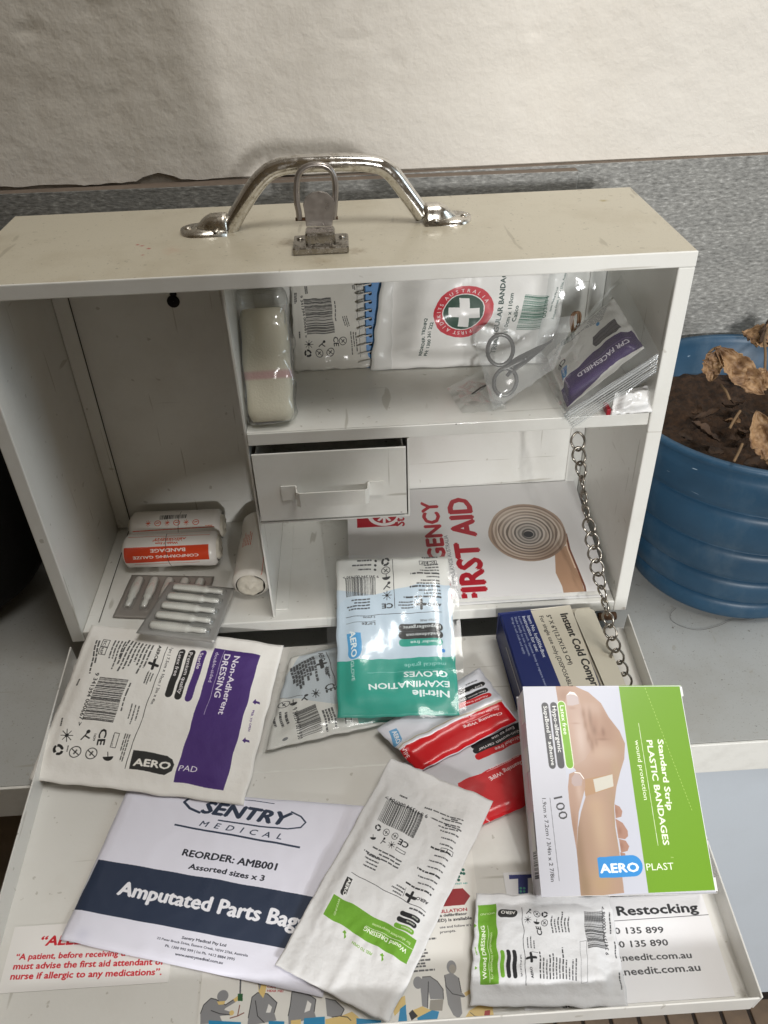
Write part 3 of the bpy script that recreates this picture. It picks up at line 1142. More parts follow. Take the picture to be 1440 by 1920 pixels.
def cabinet_handle():
    hd = MB()
    y = .080
    cx = [(430, 432), (447, 398), (487, 338), (528, 312), (610, 305), (690, 306), (729, 320), (765, 365), (793, 404)]
    pts = [AY(u, v, y) for u, v in cx]
    pts = spline(pts, 7)
    bar = MB().tube(pts, .0055, 18).done('carry_handle', M_CHROME, CAB)
    for s_, (ux, uy) in ((-1, (425, 446)), (1, (800, 428))):
        q = AZ(ux, uy, H)
        x = q[0]
        x_in = pts[0][0] - .0005 if s_ < 0 else pts[-1][0] + .0005
        b = MB()
        # flat foot, rounded outwards
        n = 14
        ring_ = []
        L, hw = .0315, .0118
        for k in range(n + 1):
            an = -PI / 2 + PI * k / n
            ring_.append((x_in + s_ * (L - hw + math.cos(an) * hw), y + math.sin(an) * hw))
        ring_ = [(x_in, y - hw)] + ring_ + [(x_in, y + hw)]
        V = [(px, py, H) for px, py in ring_] + [(x_in + (px - x_in) * .985, y + (py - y) * .95, H + .0028) for px, py in ring_]
        m = len(ring_)
        b.add(V, [(k, (k + 1) % m, m + (k + 1) % m, m + k) for k in range(m)] + [tuple(range(m, 2 * m))])
        # hood over the end of the bar
        V, Fc = [], []
        for i in range(9):
            t = i / 8
            r = .0072 * math.cos(max(0, (t - .4) / .6) * PI / 2 * .96)
            for k in range(11):
                an = PI * k / 10
                V.append((x_in + s_ * t * .0215, y + math.cos(an) * r * 1.05, H + .0022 + math.sin(an) * r * 1.35))
        for i in range(8):
            for k in range(10):
                Fc.append((i * 11 + k, i * 11 + k + 1, i * 11 + 12 + k, i * 11 + 11 + k))
        Fc.append(tuple(range(11)))
        b.add(V, Fc)
        br = b.done('handle_bracket', M_CHROME_OLD, bar)
        for dx, dy in ((.007, -.0095), (.0265, .0), (.007, .0095)):
            v, f = lathe_vf([(0, .0024), (.0008, .0021), (.0013, .0012), (.0014, .0001)], (x_in + s_ * dx, y + dy, H + .0028), (0, 0, 1), 12)
            b2 = mobj('rivet', v, f, M_CHROME_OLD, bar)


cabinet_handle()


def cabinet_latch():
    a, b = AZ(550, 478, H), AZ(655, 478, H)
    x0, x1 = a[0], b[0]
    xc = (x0 + x1) / 2
    y0 = (a[1] + b[1]) / 2
    y1 = y0 + .024
    base = MB()
    base.box((x0, y0, H), (x1 - x0, 0, 0), (0, y1 - y0, 0), (0, 0, .0050))
    la = base.done('latch', M_LATCH, CAB, smooth=False, bevel=.0012)
    k = MB()
    k.box((xc - .0090, y0 + .0035, H + .0035), (.0180, 0, 0), (0, .0135, 0), (0, 0, .0085))
    k.done('toggle_block', M_LATCH, la, smooth=False, bevel=.0014)
    for s_ in (-1, 1):
        v, f = lathe_vf([(0, .0021), (.0008, .0019), (.0012, .0001)], (xc + s_ * .0130, y0 + .016, H + .0050), (0, 0, 1), 12)
        mobj('rivet', v, f, M_LATCH, la)
    # tongue: flat tapered plate with a round end standing up
    yb = y0 + .0165
    pts = [AY(u, v, yb) for u, v in ((574, 425), (571, 400), (568, 384), (573, 370), (585, 361), (599, 359), (613, 362), (624, 371), (629, 384), (626, 400), (623, 424))]
    V = [p for p in pts] + [p + np.array([0, .0012, 0]) for p in pts]
    m = len(pts)
    mobj('tongue', V, [tuple(range(m)), tuple(range(2 * m - 1, m - 1, -1))] + [(i, (i + 1) % m, m + (i + 1) % m, m + i) for i in range(m)],
         M_SATIN, la, smooth=False, bevel=.0003)
    # wire bail
    yb += .0022
    loop = [AY(u, v, yb) for u, v in ((562, 412), (560, 395), (557, 380), (556, 350), (560, 327), (573, 314), (592, 309), (611, 312), (624, 325), (629, 349), (628, 380), (627, 395), (626, 410))]
    MB().tube(spline(loop, 6), .0019, 10).done('bail', M_SATIN, la)
    l, r = loop[0], loop[-1]
    MB().tube([l + np.array([-.0025, -.0004, .0005]), r + np.array([.0025, -.0004, .0005])], .0011, 8).done('pivot_pin', M_RUST, la)


cabinet_latch()


def cabinet_chain():
    start = AY(1083, 814, .0125)
    end = AD(1176, 1286, .010)
    px = [(1083, 814), (1085, 850), (1090, 885), (1093, 915), (1098, 955), (1104, 985), (1110, 1012), (1117, 1050), (1122, 1078), (1127, 1100), (1134, 1130), (1141, 1165), (1148, 1200), (1157, 1230), (1166, 1258), (1176, 1286)]
    pts = []
    for i, (u, v) in enumerate(px):
        t = (v - 814) / (1286 - 814)
        pts.append(AY(u, v, start[1] + (end[1] - start[1]) * t))
    fine = spline(pts, 12)
    seg = [np.linalg.norm(b - a) for a, b in zip(fine, fine[1:])]
    cum = np.concatenate([[0], np.cumsum(seg)])
    n = 19
    pitch = cum[-1] / n
    cr = bpy.data.objects.new('chain', None)
    put(cr, CAB)
    cr.matrix_parent_inverse = Matrix.Translation(-parent_origin(CAB))
    # one twisted link
    link = []
    a_, b_ = pitch * .5 + .0013, pitch * .40
    for k in range(20):
        t = 2 * PI * k / 20
        z = math.cos(t) * a_
        x = math.sin(t) * b_ * (1 - .12 * math.cos(2 * t))
        tw = z / a_ * .40
        link.append((x * math.cos(tw), x * math.sin(tw), z))
    v, f = tube_vf(link, .00085, 7, closed=True)
    me = None
    seq = [0, .15, .9, 1.4, 1.3, 1.2, .6, .2, .1, .15, .5, 1.1, 1.3, .6, .2, .15, .1, .15, .1]
    for i in range(n):
        s0 = (i + .5) * pitch
        k = int(np.searchsorted(cum, s0)) - 1
        P = fine[k] + (fine[k + 1] - fine[k]) * ((s0 - cum[k]) / seg[k])
        d = unit(fine[min(k + 2, len(fine) - 1)] - fine[max(k - 1, 0)])
        if me is None:
            o = mobj('chain_link', v, f, M_CHAIN)
            me = o.data
        else:
            o = o.copy()
            COL.objects.link(o)
        o.parent = cr
        view = unit(_C - P)
        zax = d
        xax = unit(np.cross(view, zax))
        yax = np.cross(zax, xax)
        an = seq[i] + random.uniform(-.15, .15)
        x2 = xax * math.cos(an) + yax * math.sin(an)
        y2 = np.cross(zax, x2)
        Mx = Matrix([[x2[0], y2[0], zax[0], P[0]], [x2[1], y2[1], zax[1], P[1]], [x2[2], y2[2], zax[2], P[2]], [0, 0, 0, 1]])
        o.matrix_local = Mx


cabinet_chain()


# ------------------------------------------------------------------ printed sheets stuck on the door
def sticker(name, x0, x1, s0, s1, w, h, paint, h0=.0005, rough=.4, bg='#e9e6e2'):
    c = [door(x0, s0, h0), door(x1, s0, h0), door(x1, s1, h0), door(x0, s1, h0)]
    art = Art(c, w, h, bg)
    paint(art)
    m = printed(name + '_print', art, rough, .2)
    V = [p for p in c] + [p - ND * .00035 for p in c]
    UV = [(0, 1), (1, 1), (1, 0), (0, 0)] * 2
    return mobj(name, V, [(0, 1, 2, 3), (4, 7, 6, 5), (0, 4, 5, 1), (1, 5, 6, 2), (2, 6, 7, 3), (3, 7, 4, 0)], m, DOOR, uvs=UV, smooth=False)


def p_allergy(a):
    a.zoom(0, 1700, .26389)
    red = '#c8222f'
    a.text((275, 278), (930, 248), '\u201cALLERGIES\u201d', red, .02, 1.1, .15)
    a.text((110, 378), (1120, 340), '\u201cA patient, before receiving treatment', red, .018, 1.25)
    a.text((92, 446), (1168, 410), 'must advise the first aid attendant or', red, .018, 1.2)
    a.text((72, 518), (1145, 484), 'nurse if allergic to any medications\u201d.', red, .018, 1.2)


SD = lambda u, v: float((AD(u, v, .0005) - ND * (.0005 - RIM)) @ DD)
sticker('allergy_sticker', .006, .1055, SD(28, 1738), SD(160, 1852), 520, 190, p_allergy)


def p_restock(a):
    a.zoom(760, 1560, .47222)
    blk = '#141418'
    a.line((700, 262), (1185, 240), 2.2, blk)
    a.text((1018, 246), (1140, 239), 'FIRST IN FIRST AID', '#2a8f86', .01)
    a.text((845, 332), (1164, 316), 'Restocking', blk, .018, 1.1)
    a.line((700, 362), (1205, 328), 2.2, blk)
    a.text((700, 408), (1027, 400), 'Ph 1300 135 899', blk, .006)
    a.text((700, 466), (1045, 450), 'Fax 1300 135 890', blk, .006)
    a.text((720, 518), (1138, 500), 'sales@needit.com.au', blk, .006)
    a.text((740, 578), (1173, 550), 'www.needit.com.au', blk, .006)
    a.text((628, 700), (745, 694), 'Service', blk, .006)
    a.zoom(940, 1260, .29167)
    a.poly([(48, 1305), (205, 1300), (205, 1322), (170, 1325), (172, 1425), (110, 1425), (108, 1328), (52, 1332)], '#12206e')
    for i in range(6):
        a.disc((125 + (i % 2) * 22, 1390 + (i // 2) * 20), 8, '#3c9a7c')


sticker('restocking_label', .3115, .4325, SD(950, 1636), SD(1200, 1880), 560, 400, p_restock, bg='#e4e3e4')


def figure_kneel(a, x, y, k, head=True):
    """a kneeling line-drawn figure in grey clothes, x, y at the knees, k in drawing units"""
    g, o, s = '#8b8b8d', '#2a2a2c', '#e0c27c'
    P = lambda *q: [(x + i * k, y + j * k) for i, j in q]
    body = P((-.55, 0), (-.62, -.55), (-.5, -1.15), (-.15, -1.3), (.2, -1.2), (.45, -.9), (.5, -.5), (.3, -.42), (.25, -.1), (.6, 0))
    a.poly(body, g)
    a.path(body, .035 * k, o)
    a.path(P((-.2, -1.1), (-.1, -.6), (.1, -.2)), .03 * k, o)
    a.path(P((.2, -.9), (.05, -.5), (.3, -.42)), .03 * k, o)
    if head:
        a.disc((x - .05 * k, y - 1.55 * k), .2 * k, s, ry=.26 * k)
        a.poly(P((-.27, -1.6), (-.22, -1.85), (.05, -1.88), (.14, -1.7), (-.1, -1.72), (-.2, -1.5)), g)
        a.path(P((-.05, -1.3), (.05, -1.1), (.12, -1.28)), .03 * k, o)


def p_poster(a):
    a.zoom(360, 1780, .20833)
    blue, sk, g, o = '#1687b8', '#e0c27c', '#8b8b8d', '#2a2a2c'
    # helper reaching to a switch
    a.poly([(75, 580), (105, 500), (170, 440), (215, 450), (300, 500), (385, 445), (400, 470), (300, 530), (290, 545), (340, 560), (345, 590), (250, 600), (275, 660), (75, 675)], g)
    a.path([(75, 580), (105, 500), (170, 440), (215, 450), (300, 500), (385, 445)], 7, o)
    a.path([(170, 550), (250, 580), (345, 590)], 7, o)
    a.disc((277, 420), 52, g)
    a.poly([(225, 470), (300, 465), (290, 495), (240, 500)], sk)
    a.poly([(370, 450), (410, 420), (425, 450), (390, 475)], sk)
    a.disc((357, 572), 22, sk)
    a.poly([(412, 400), (458, 400), (455, 465), (412, 465)], '#1f5a2e')
    a.line((437, 265), (433, 400), 14, '#55555a')
    for q in ((430, 500), (340, 620), (470, 570)):
        a.line(q, (410, 600), 9, '#7d4a3a')
    a.poly([(150, 640), (440, 655), (440, 700), (150, 700)], blue)
    # helper asking
    a.poly([(505, 620), (540, 430), (590, 390), (680, 400), (765, 480), (740, 570), (760, 640), (500, 690)], g)
    a.path([(505, 620), (540, 430), (590, 390), (680, 400), (765, 480), (740, 570)], 7, o)
    a.path([(570, 460), (590, 600), (650, 660)], 7, o)
    a.poly([(690, 490), (720, 520), (705, 570), (665, 570)], '#e9e6e2')
    a.poly([(592, 300), (675, 310), (660, 390), (640, 440), (600, 385)], sk)
    a.poly([(592, 300), (680, 300), (625, 315), (605, 370)], g)
    a.text((676, 345), (750, 352), 'CAN', '#b5373a', .01)
    a.text((676, 382), (822, 386), 'HEAR ME?', '#b5373a', .01)
    a.poly([(690, 645), (830, 648), (830, 700), (690, 700)], blue)
    # helper over a lying person
    a.poly([(865, 600), (885, 500), (900, 380), (1010, 380), (1115, 450), (1100, 560), (1115, 610), (870, 680)], g)
    a.path([(865, 600), (885, 500), (900, 380), (1010, 380), (1115, 450), (1100, 560)], 7, o)
    a.poly([(1040, 460), (1075, 490), (1060, 550), (1010, 570)], '#e9e6e2')
    a.poly([(1010, 620), (1195, 605), (1195, 700), (1000, 700)], blue)
    a.poly([(890, 640), (980, 630), (980, 700), (890, 700)], sk)
    # rescue breaths
    a.poly([(1200, 440), (1290, 460), (1370, 540), (1340, 600), (1260, 610), (1215, 600)], g)
    a.path([(1200, 440), (1290, 460), (1370, 540), (1340, 600), (1260, 610)], 7, o)
    a.poly([(1200, 630), (1340, 600), (1440, 560), (1500, 610), (1500, 690), (1200, 690)], sk)
    a.path([(1330, 600), (1400, 610), (1430, 640)], 7, o)
    a.poly([(1480, 620), (1700, 640), (1700, 720), (1480, 720)], blue)
    # right hand column
    a.zoom(740, 1600, .16667)
    for q in ((770, 185), (745, 222), (778, 228), (720, 262), (720, 300)):
        a.disc(q, 17, '#1e5b4e')
    a.text((640, 356), (820, 342), 'IN FIRST AID', '#2a8f86', .005)
    a.poly([(540, 430), (660, 400), (765, 392), (850, 480), (785, 578), (520, 600)], '#8e1820')
    a.text((330, 690), (815, 645), 'DEFIBRILLATION', '#a02630', .02)
    a.text((330, 730), (815, 690), 'Where a defibrillator', '#1d1d20', .015)
    a.text((430, 780), (868, 740), '(AED) is available', '#1d1d20', .015)
    a.text((510, 845), (862, 815), 'use and follow it\u2019s', '#2d2d30')
    a.text((512, 900), (690, 880), 'prompts.', '#2d2d30')
    for i, (x, y) in enumerate(((480, 955), (430, 1005), (435, 1075), (495, 1110), (480, 1145), (455, 1190), (465, 1225), (510, 1255), (470, 1305))):
        a.greek((120, y + 30), (x, y), (0, 0), 1, 20, '#3a3a3c', .8)
    a.poly([(310, 1390), (400, 1385), (480, 1440), (545, 1530), (550, 1640), (400, 1640), (385, 1560), (370, 1740), (310, 1720), (290, 1500)], g)
    a.path([(310, 1390), (400, 1385), (480, 1440), (545, 1530), (550, 1640)], 8, o)
    a.path([(380, 1440), (370, 1740)], 8, o)
    a.disc((262, 1455), 55, g, ry=68)
    a.poly([(400, 1650), (550, 1640), (535, 1770), (390, 1770)], '#9a958c')
    a.poly([(170, 1780), (310, 1720), (420, 1770), (400, 1830), (190, 1860)], sk)
    a.poly([(160, 1800), (200, 1760), (260, 1830), (190, 1880)], '#151517')
    a.poly([(255, 1850), (420, 1765), (500, 1780), (470, 1900), (260, 1900)], blue)
    a.poly([(560, 1370), (640, 1340), (720, 1400), (750, 1560), (790, 1600), (780, 1620), (740, 1620), (760, 1800), (720, 1860), (660, 1820), (600, 1700), (570, 1500)], g)
    a.path([(560, 1370), (580, 1500), (650, 1580), (790, 1610)], 8, o)
    a.path([(720, 1400), (750, 1560)], 8, o)
    a.disc((640, 1280), 55, g, ry=75)
    a.disc((652, 1300), 38, '#a09a90', ry=50)
    a.poly([(780, 1570), (850, 1530), (860, 1570), (800, 1610)], sk)
    a.poly([(780, 1870), (840, 1770), (960, 1700), (1110, 1720), (1115, 1860)], sk)
    a.poly([(1015, 1770), (1075, 1765), (1070, 1835), (1005, 1835)], '#a32a22')
    a.path([(850, 1790), (900, 1830), (1000, 1845)], 6, o)
    a.poly([(30, 1640), (115, 1600), (125, 1700), (0, 1830), (-20, 1760)], sk)
    a.poly([(40, 1900), (60, 1750), (125, 1700), (140, 1900)], blue)


sticker('cpr_poster', .1252, .2935, SD(870, 1590), SD(932, 1913), 900, 560, p_poster, bg='#e4e1da')

# ------------------------------------------------------------------ things lying in the open door
BLK = '#17171a'


def solve_rect(q, i, h):
    """four seen corners of a flat rectangle, corner i at height h over the door"""
    P = AD(*q[i], h)
    d = [unit(AD(*c, 0) - _C) for c in q]
    ti = np.linalg.norm(P - _C)
    sg = [1, -1, 1, -1]
    A = np.array([sg[j] * d[j] for j in range(4)]).T
    idx = [j for j in range(4) if j != i]
    t = np.linalg.solve(A[:, idx], -A[:, i] * ti)
    out = [None] * 4
    out[i] = P
    for j, tt in zip(idx, t):
        out[j] = _C + d[j] * tt
    return out


# --- non-adherent dressing pouch
def p_nonad(a):
    a.zoom(40, 1150, .36111)
    pu, bk = '#472a73', '#222120'
    a.poly([(1010, 195), (1243, 225), (1053, 920), (792, 880)], pu)
    a.text((1112, 236), (1030, 532), 'Non-Adherent', '#efeaf2', .012, 1.2)
    a.text((1062, 228), (1003, 446), 'DRESSING', '#efeaf2', .012, 1.2)
    a.text((1018, 220), (976, 370), 'double-sided', '#d8cfe2', 0, 1.1)
    a.line((1062, 205), (955, 540), 2, '#c9bfd8')
    a.text((820, 828), (912, 838), 'PAD', '#efeaf2', -.01, 1.2)
    for (p, q, c, tx, ta, tb) in (((952, 226), (872, 446), pu, 'Sterile', (936, 222), (914, 300)),
                                  ((895, 222), (817, 440), bk, 'Premium quality', (882, 218), (816, 426)),
                                  ((843, 215), (768, 433), bk, 'Latex free', (832, 212), (792, 335))):
        a.pill(p, q, 17, c)
        a.text(ta, tb, tx, '#efeaea', .005, 1.15)
    a.text((782, 190), (680, 482), '1pc | 7.5cm x 10cm / 3in x 4in', bk, 0, 1.15)
    a.line((765, 185), (540, 815), 3, bk)
    a.aeroplus((718, 182), (694, 252), (690, 278), 23, bk)
    a.line((668, 310), (648, 372), 2, bk)
    a.greek((690, 325), (664, 396), (-13, -4), 3, 6, bk)
    a.greek((690, 180), (612, 350), (-18, -5), 8, 8, bk)
    a.greek((545, 155), (490, 310), (-17, -2), 4, 7, bk)
    a.greek((412, 150), (370, 350), (-14, -2), 2, 8, bk)
    for q in (((432, 143), (466, 150), (455, 187), (420, 180)), ((420, 182), (454, 189), (440, 226), (406, 219))):
        a.path(q + (q[0],), 3, bk)
    a.text((436, 152), (428, 178), 'EC', bk)
    a.text((424, 188), (414, 220), 'REP', bk)
    a.bars((415, 340), (320, 560), (480, 582), (565, 360), 40)
    a.text((393, 318), (293, 586), '9 341394 000667 >', bk, .005, 1.2)
    a.greek((575, 375), (498, 590), (-1, 0), 1, 7, bk)
    a.greek((622, 490), (582, 600), (-18, -5), 3, 6, bk)
    a.greek((572, 640), (520, 800), (-11, -3), 3, 6, bk)
    a.path([(492, 628), (518, 634), (494, 708), (468, 702), (492, 628)], 3, bk)
    a.text((484, 640), (474, 698), 'STERILE EO', bk)
    a.text((415, 612), (398, 692), 'CE', bk, .02, 1.1)
    a.text((384, 634), (376, 670), '1639', bk, .01)
    a.icons([(195, 713), (285, 722), (368, 735), (455, 752), (240, 638), (335, 640)], 28, bk, 'rcxuso')
    a.greek((305, 345), (280, 405), (0, 0), 1, 9, bk)
    a.greek((215, 545), (195, 610), (0, 0), 1, 9, bk)
    a.greek((250, 690), (235, 748), (0, 0), 1, 6, bk)
    # logo plate
    a.poly([(588, 722), (765, 746), (790, 765), (800, 795), (788, 825), (750, 842), (562, 815)], '#2b2a29')
    a.text((584, 800), (776, 813), 'AERO', '#f2eee6', .03, 1.0)
    a.text((1203, 505), (1178, 612), 'PEEL TO OPEN', pu, .005, 1.2)
    for x, y in ((1216, 460), (1163, 658)):
        a.poly([(x - 16, y + 5), (x, y - 13), (x + 2, y - 3), (x + 20, y + 2), (x + 22, y + 14), (x + 2, y + 8), (x - 2, y + 16)], pu)


c = solve_rect(((172, 1172), (532, 1210), (457, 1510), (52, 1460)), 2, .0065)
art = Art(c, 760, 620, '#efece6')
p_nonad(art)
pouch('dressing_pouch', c, printed('dressing_print', art, .7, 0, .35, 240), 64, 56, .0026, ridge=.00018, crimp=.0002, seal=(.05, .10, .09, .10), wr=.0007, wscale=55, seed=3,
      lift=lambda u, v: .0025 * math.sin(u * 3.0) * (1 - v) + .0018 * nz(u * 2.2, v * 2.5, 4) - .002 * max(0, .25 - u) * 4 * v,
      label='square white paper dressing pouch with a purple band, at the left edge of the door', cat='dressing pouch')


# --- envelope of amputated parts bags
def p_env(a):
    a.zoom(80, 1460, .44444)
    nv = '#243149'
    a.poly([(235, 342), (1280, 527), (1235, 762), (135, 552)], nv)
    a.text((632, 141), (985, 196), 'SENTRY', nv, .035, 1.15, .25)
    a.path([(640, 78), (590, 84), (570, 100), (590, 125), (628, 142)], 9, nv)
    a.path([(1015, 140), (1060, 160), (1082, 185), (1060, 206), (1000, 212), (880, 200), (705, 174)], 6, nv)
    a.path([(705, 96), (790, 86), (940, 104)], 3, nv)
    a.text((625, 196), (968, 256), 'M  E  D  I  C  A  L', nv, 0, 1.1, .25)
    a.line((528, 194), (1055, 289), 7, nv)
    a.text((553, 320), (948, 386), 'REORDER: AMB001', '#1b1e2a', .022, 1.3, .0)
    a.text((578, 376), (895, 430), 'Assorted sizes x 3', '#1b1e2a', .02, 1.15)
    a.text((298, 486), (1078, 640), 'Amputated Parts Bags', '#f0eff4', .035, 1.45)
    a.text((547, 670), (733, 703), 'Sentry Medical Pty Ltd', '#20232f', .012, 1.1)
    a.text((445, 672), (828, 748), '22 Peter Brock Drive, Eastern Creek, NSW 2766, Australia', '#20232f', 0, 1.25)
    a.text((478, 704), (770, 762), 'Ph. 1300 995 999 | Int Ph. +612 8884 3995', '#20232f', 0, 1.25)
    a.text((518, 738), (718, 776), 'www.sentrymedical.com.au', '#20232f', .012, 1.25)
    a.blob((160, 665), 40, '#cfcfe0', .5)


c = [AD(240, 1478, .0042), AD(683, 1511, .0036), AD(605, 1870, .0028), AD(114, 1763, .0022)]
art = Art(c, 860, 620, '#e8e7f3')
p_env(art)
pouch('parts_bag_envelope', c, printed('envelope_print', art, .55, .08, .12, 200), 60, 44, .0011, (.02, .02, .02, .02), .0003, 40, 11, ridge=.0002, edge=.0002,
      lift=lambda u, v: .0016 * math.exp(-((u - .03) ** 2 + (v - .95) ** 2) * 60) + .0008 * nz(u * 2, v * 2, 1),
      label='flat white envelope with a wide navy band, under the purple banded pouch', cat='envelope')


# --- lower wipe, upper wipe
RED = '#c4121c'


def p_wipe_low(a):
    a.zoom(680, 1130, .36111)
    a.poly([(560, 1012), (900, 862), (960, 1030), (600, 1170)], RED)
    for (p, q, c_, tx, ta, tb) in (((606, 815), (850, 705), BLK, 'Easy to use', (800, 716), (684, 772)),
                                   ((625, 848), (850, 752), BLK, 'Non-woven carrier', (838, 742), (632, 838)),
                                   ((643, 884), (850, 795), RED, 'Alcohol free', (846, 782), (715, 842))):
        a.pill(p, q, 17, c_)
        a.text(ta, tb, tx, '#f2eeee', .006, 1.15)
    a.text((522, 806), (380, 878), '10.5 cm x 19 cm (4\u2033 x 7\u2033)', '#2b2b2d', 0, 1.1)
    a.greek((780, 690), (640, 755), (0, 0), 1, 8, '#555555')
    a.text((865, 905), (697, 985), 'Cleansing WIPE', '#f3dede', .02, 1.1)
    a.text((870, 868), (700, 945), 'for skin cleansing use', '#f3dede', 0, 1.1)
    a.line((840, 893), (690, 962), 2, '#f3dede')
    a.text((636, 1118), (655, 1145), 'WIPE', '#f3dede', 0, 1.1)


c = [AD(735, 1440, .004), AD(1000, 1318, .004), AD(1040, 1487, .0045), AD(905, 1546, .004)]
c[3] = c[2] + (c[0] - c[1])
q3 = AD(906, 1546, .004)
# the lower left corner is where the sheet's left edge meets its seen lower edge
c[3] = q3
art = Art(c, 560, 380, '#cfcfd4')
p_wipe_low(art)
pouch('wipe_sachet', c, printed('wipe_low_print', art, .32, .25, .12), 40, 28, .003, (.04, .04, .06, .06), .0005, 60, 23,
      label='red and grey wipe sachet lying lowest, its end under the green bandage carton', cat='sachet', group='cleansing wipe sachets')


def p_wipe_up(a):
    a.zoom(680, 1130, .36111)
    a.poly([(130, 822), (725, 531), (800, 612), (308, 870)], RED)
    a.path([(138, 806), (300, 712), (450, 645), (600, 590), (728, 528)], 9, '#c9b9a3', .9)
    a.path([(138, 800), (300, 705), (450, 638), (600, 583), (728, 521)], 3, '#f4efe6', .9)
    a.text((716, 585), (508, 668), 'Cleansing WIPE', '#f6e6e6', .02, 1.15)
    a.text((704, 566), (505, 634), 'for skin cleansing use', '#f6e6e6', 0, 1.1)
    a.line((655, 598), (525, 655), 2, '#f6e6e6')
    a.text((202, 772), (232, 818), 'WIPE', '#f6e6e6', 0, 1.2)
    a.poly([(140, 684), (175, 672), (207, 730), (205, 745), (170, 762)], '#2f86c4')
    a.text((154, 690), (184, 750), 'AERO', '#f4f4f4', .025, 1.2)
    for (p, q, c_, tx, ta, tb) in (((490, 492), (612, 444), BLK, 'Easy to use', (610, 446), (502, 502)),
                                   ((500, 534), (632, 478), BLK, 'Non-woven carrier', (636, 476), (470, 545)),
                                   ((458, 578), (648, 507), RED, 'Alcohol free', (646, 506), (526, 548))):
        a.pill(p, q, 16, c_)
        a.text(ta, tb, tx, '#f2eeee', .006, 1.15)
    a.greek((590, 420), (480, 470), (0, 0), 1, 8, '#555555')
    a.poly([(75, 655), (300, 520), (420, 560), (320, 690), (140, 800)], '#dfe0ea', .35)


c = [AD(706, 1367, .009), AD(899, 1252, .010), AD(970, 1351, .011), AD(786, 1448, .009)]
art = Art(c, 520, 380, '#dcdde4')
p_wipe_up(art)
pouch('wipe_sachet', c, printed('wipe_up_print', art, .32, .25, .12), 40, 28, .0026, (.04, .04, .06, .03), .0005, 60, 29,
      lift=lambda u, v: .003 * math.exp(-((v - .55 - .05 * u) / .07) ** 2) + .001 * nz(u * 3, v * 3),
      label='white and red wipe sachet with a torn foil fold, below the teal glove packet', cat='sachet', group='cleansing wipe sachets')


# --- glove packets
TEAL = '#0f9c88'


def glove_packet(c, inner, paint, label, seed, tint_from, fold):
    t = thing('glove_packet', tuple(sum(c) / 4), label, 'glove packet', 'sealed glove packets')
    art = Art(inner, 520, 720, '#e5e3dd')
    paint(art)
    pouch('printed_insert', inner, printed('glove_print_%d' % seed, art, .42, .15, .12), 34, 40, .0036, (.12, .12, .1, .1), .0009, 48, seed, parent=t, lift=fold)
    up = [p + ND * .0012 for p in c]
    pouch('film', up, M_FILM_THIN, 30, 36, .0046, (.12, .12, .1, .1), .0009, 48, seed, parent=t, bottom=False, lift=fold)
    return t


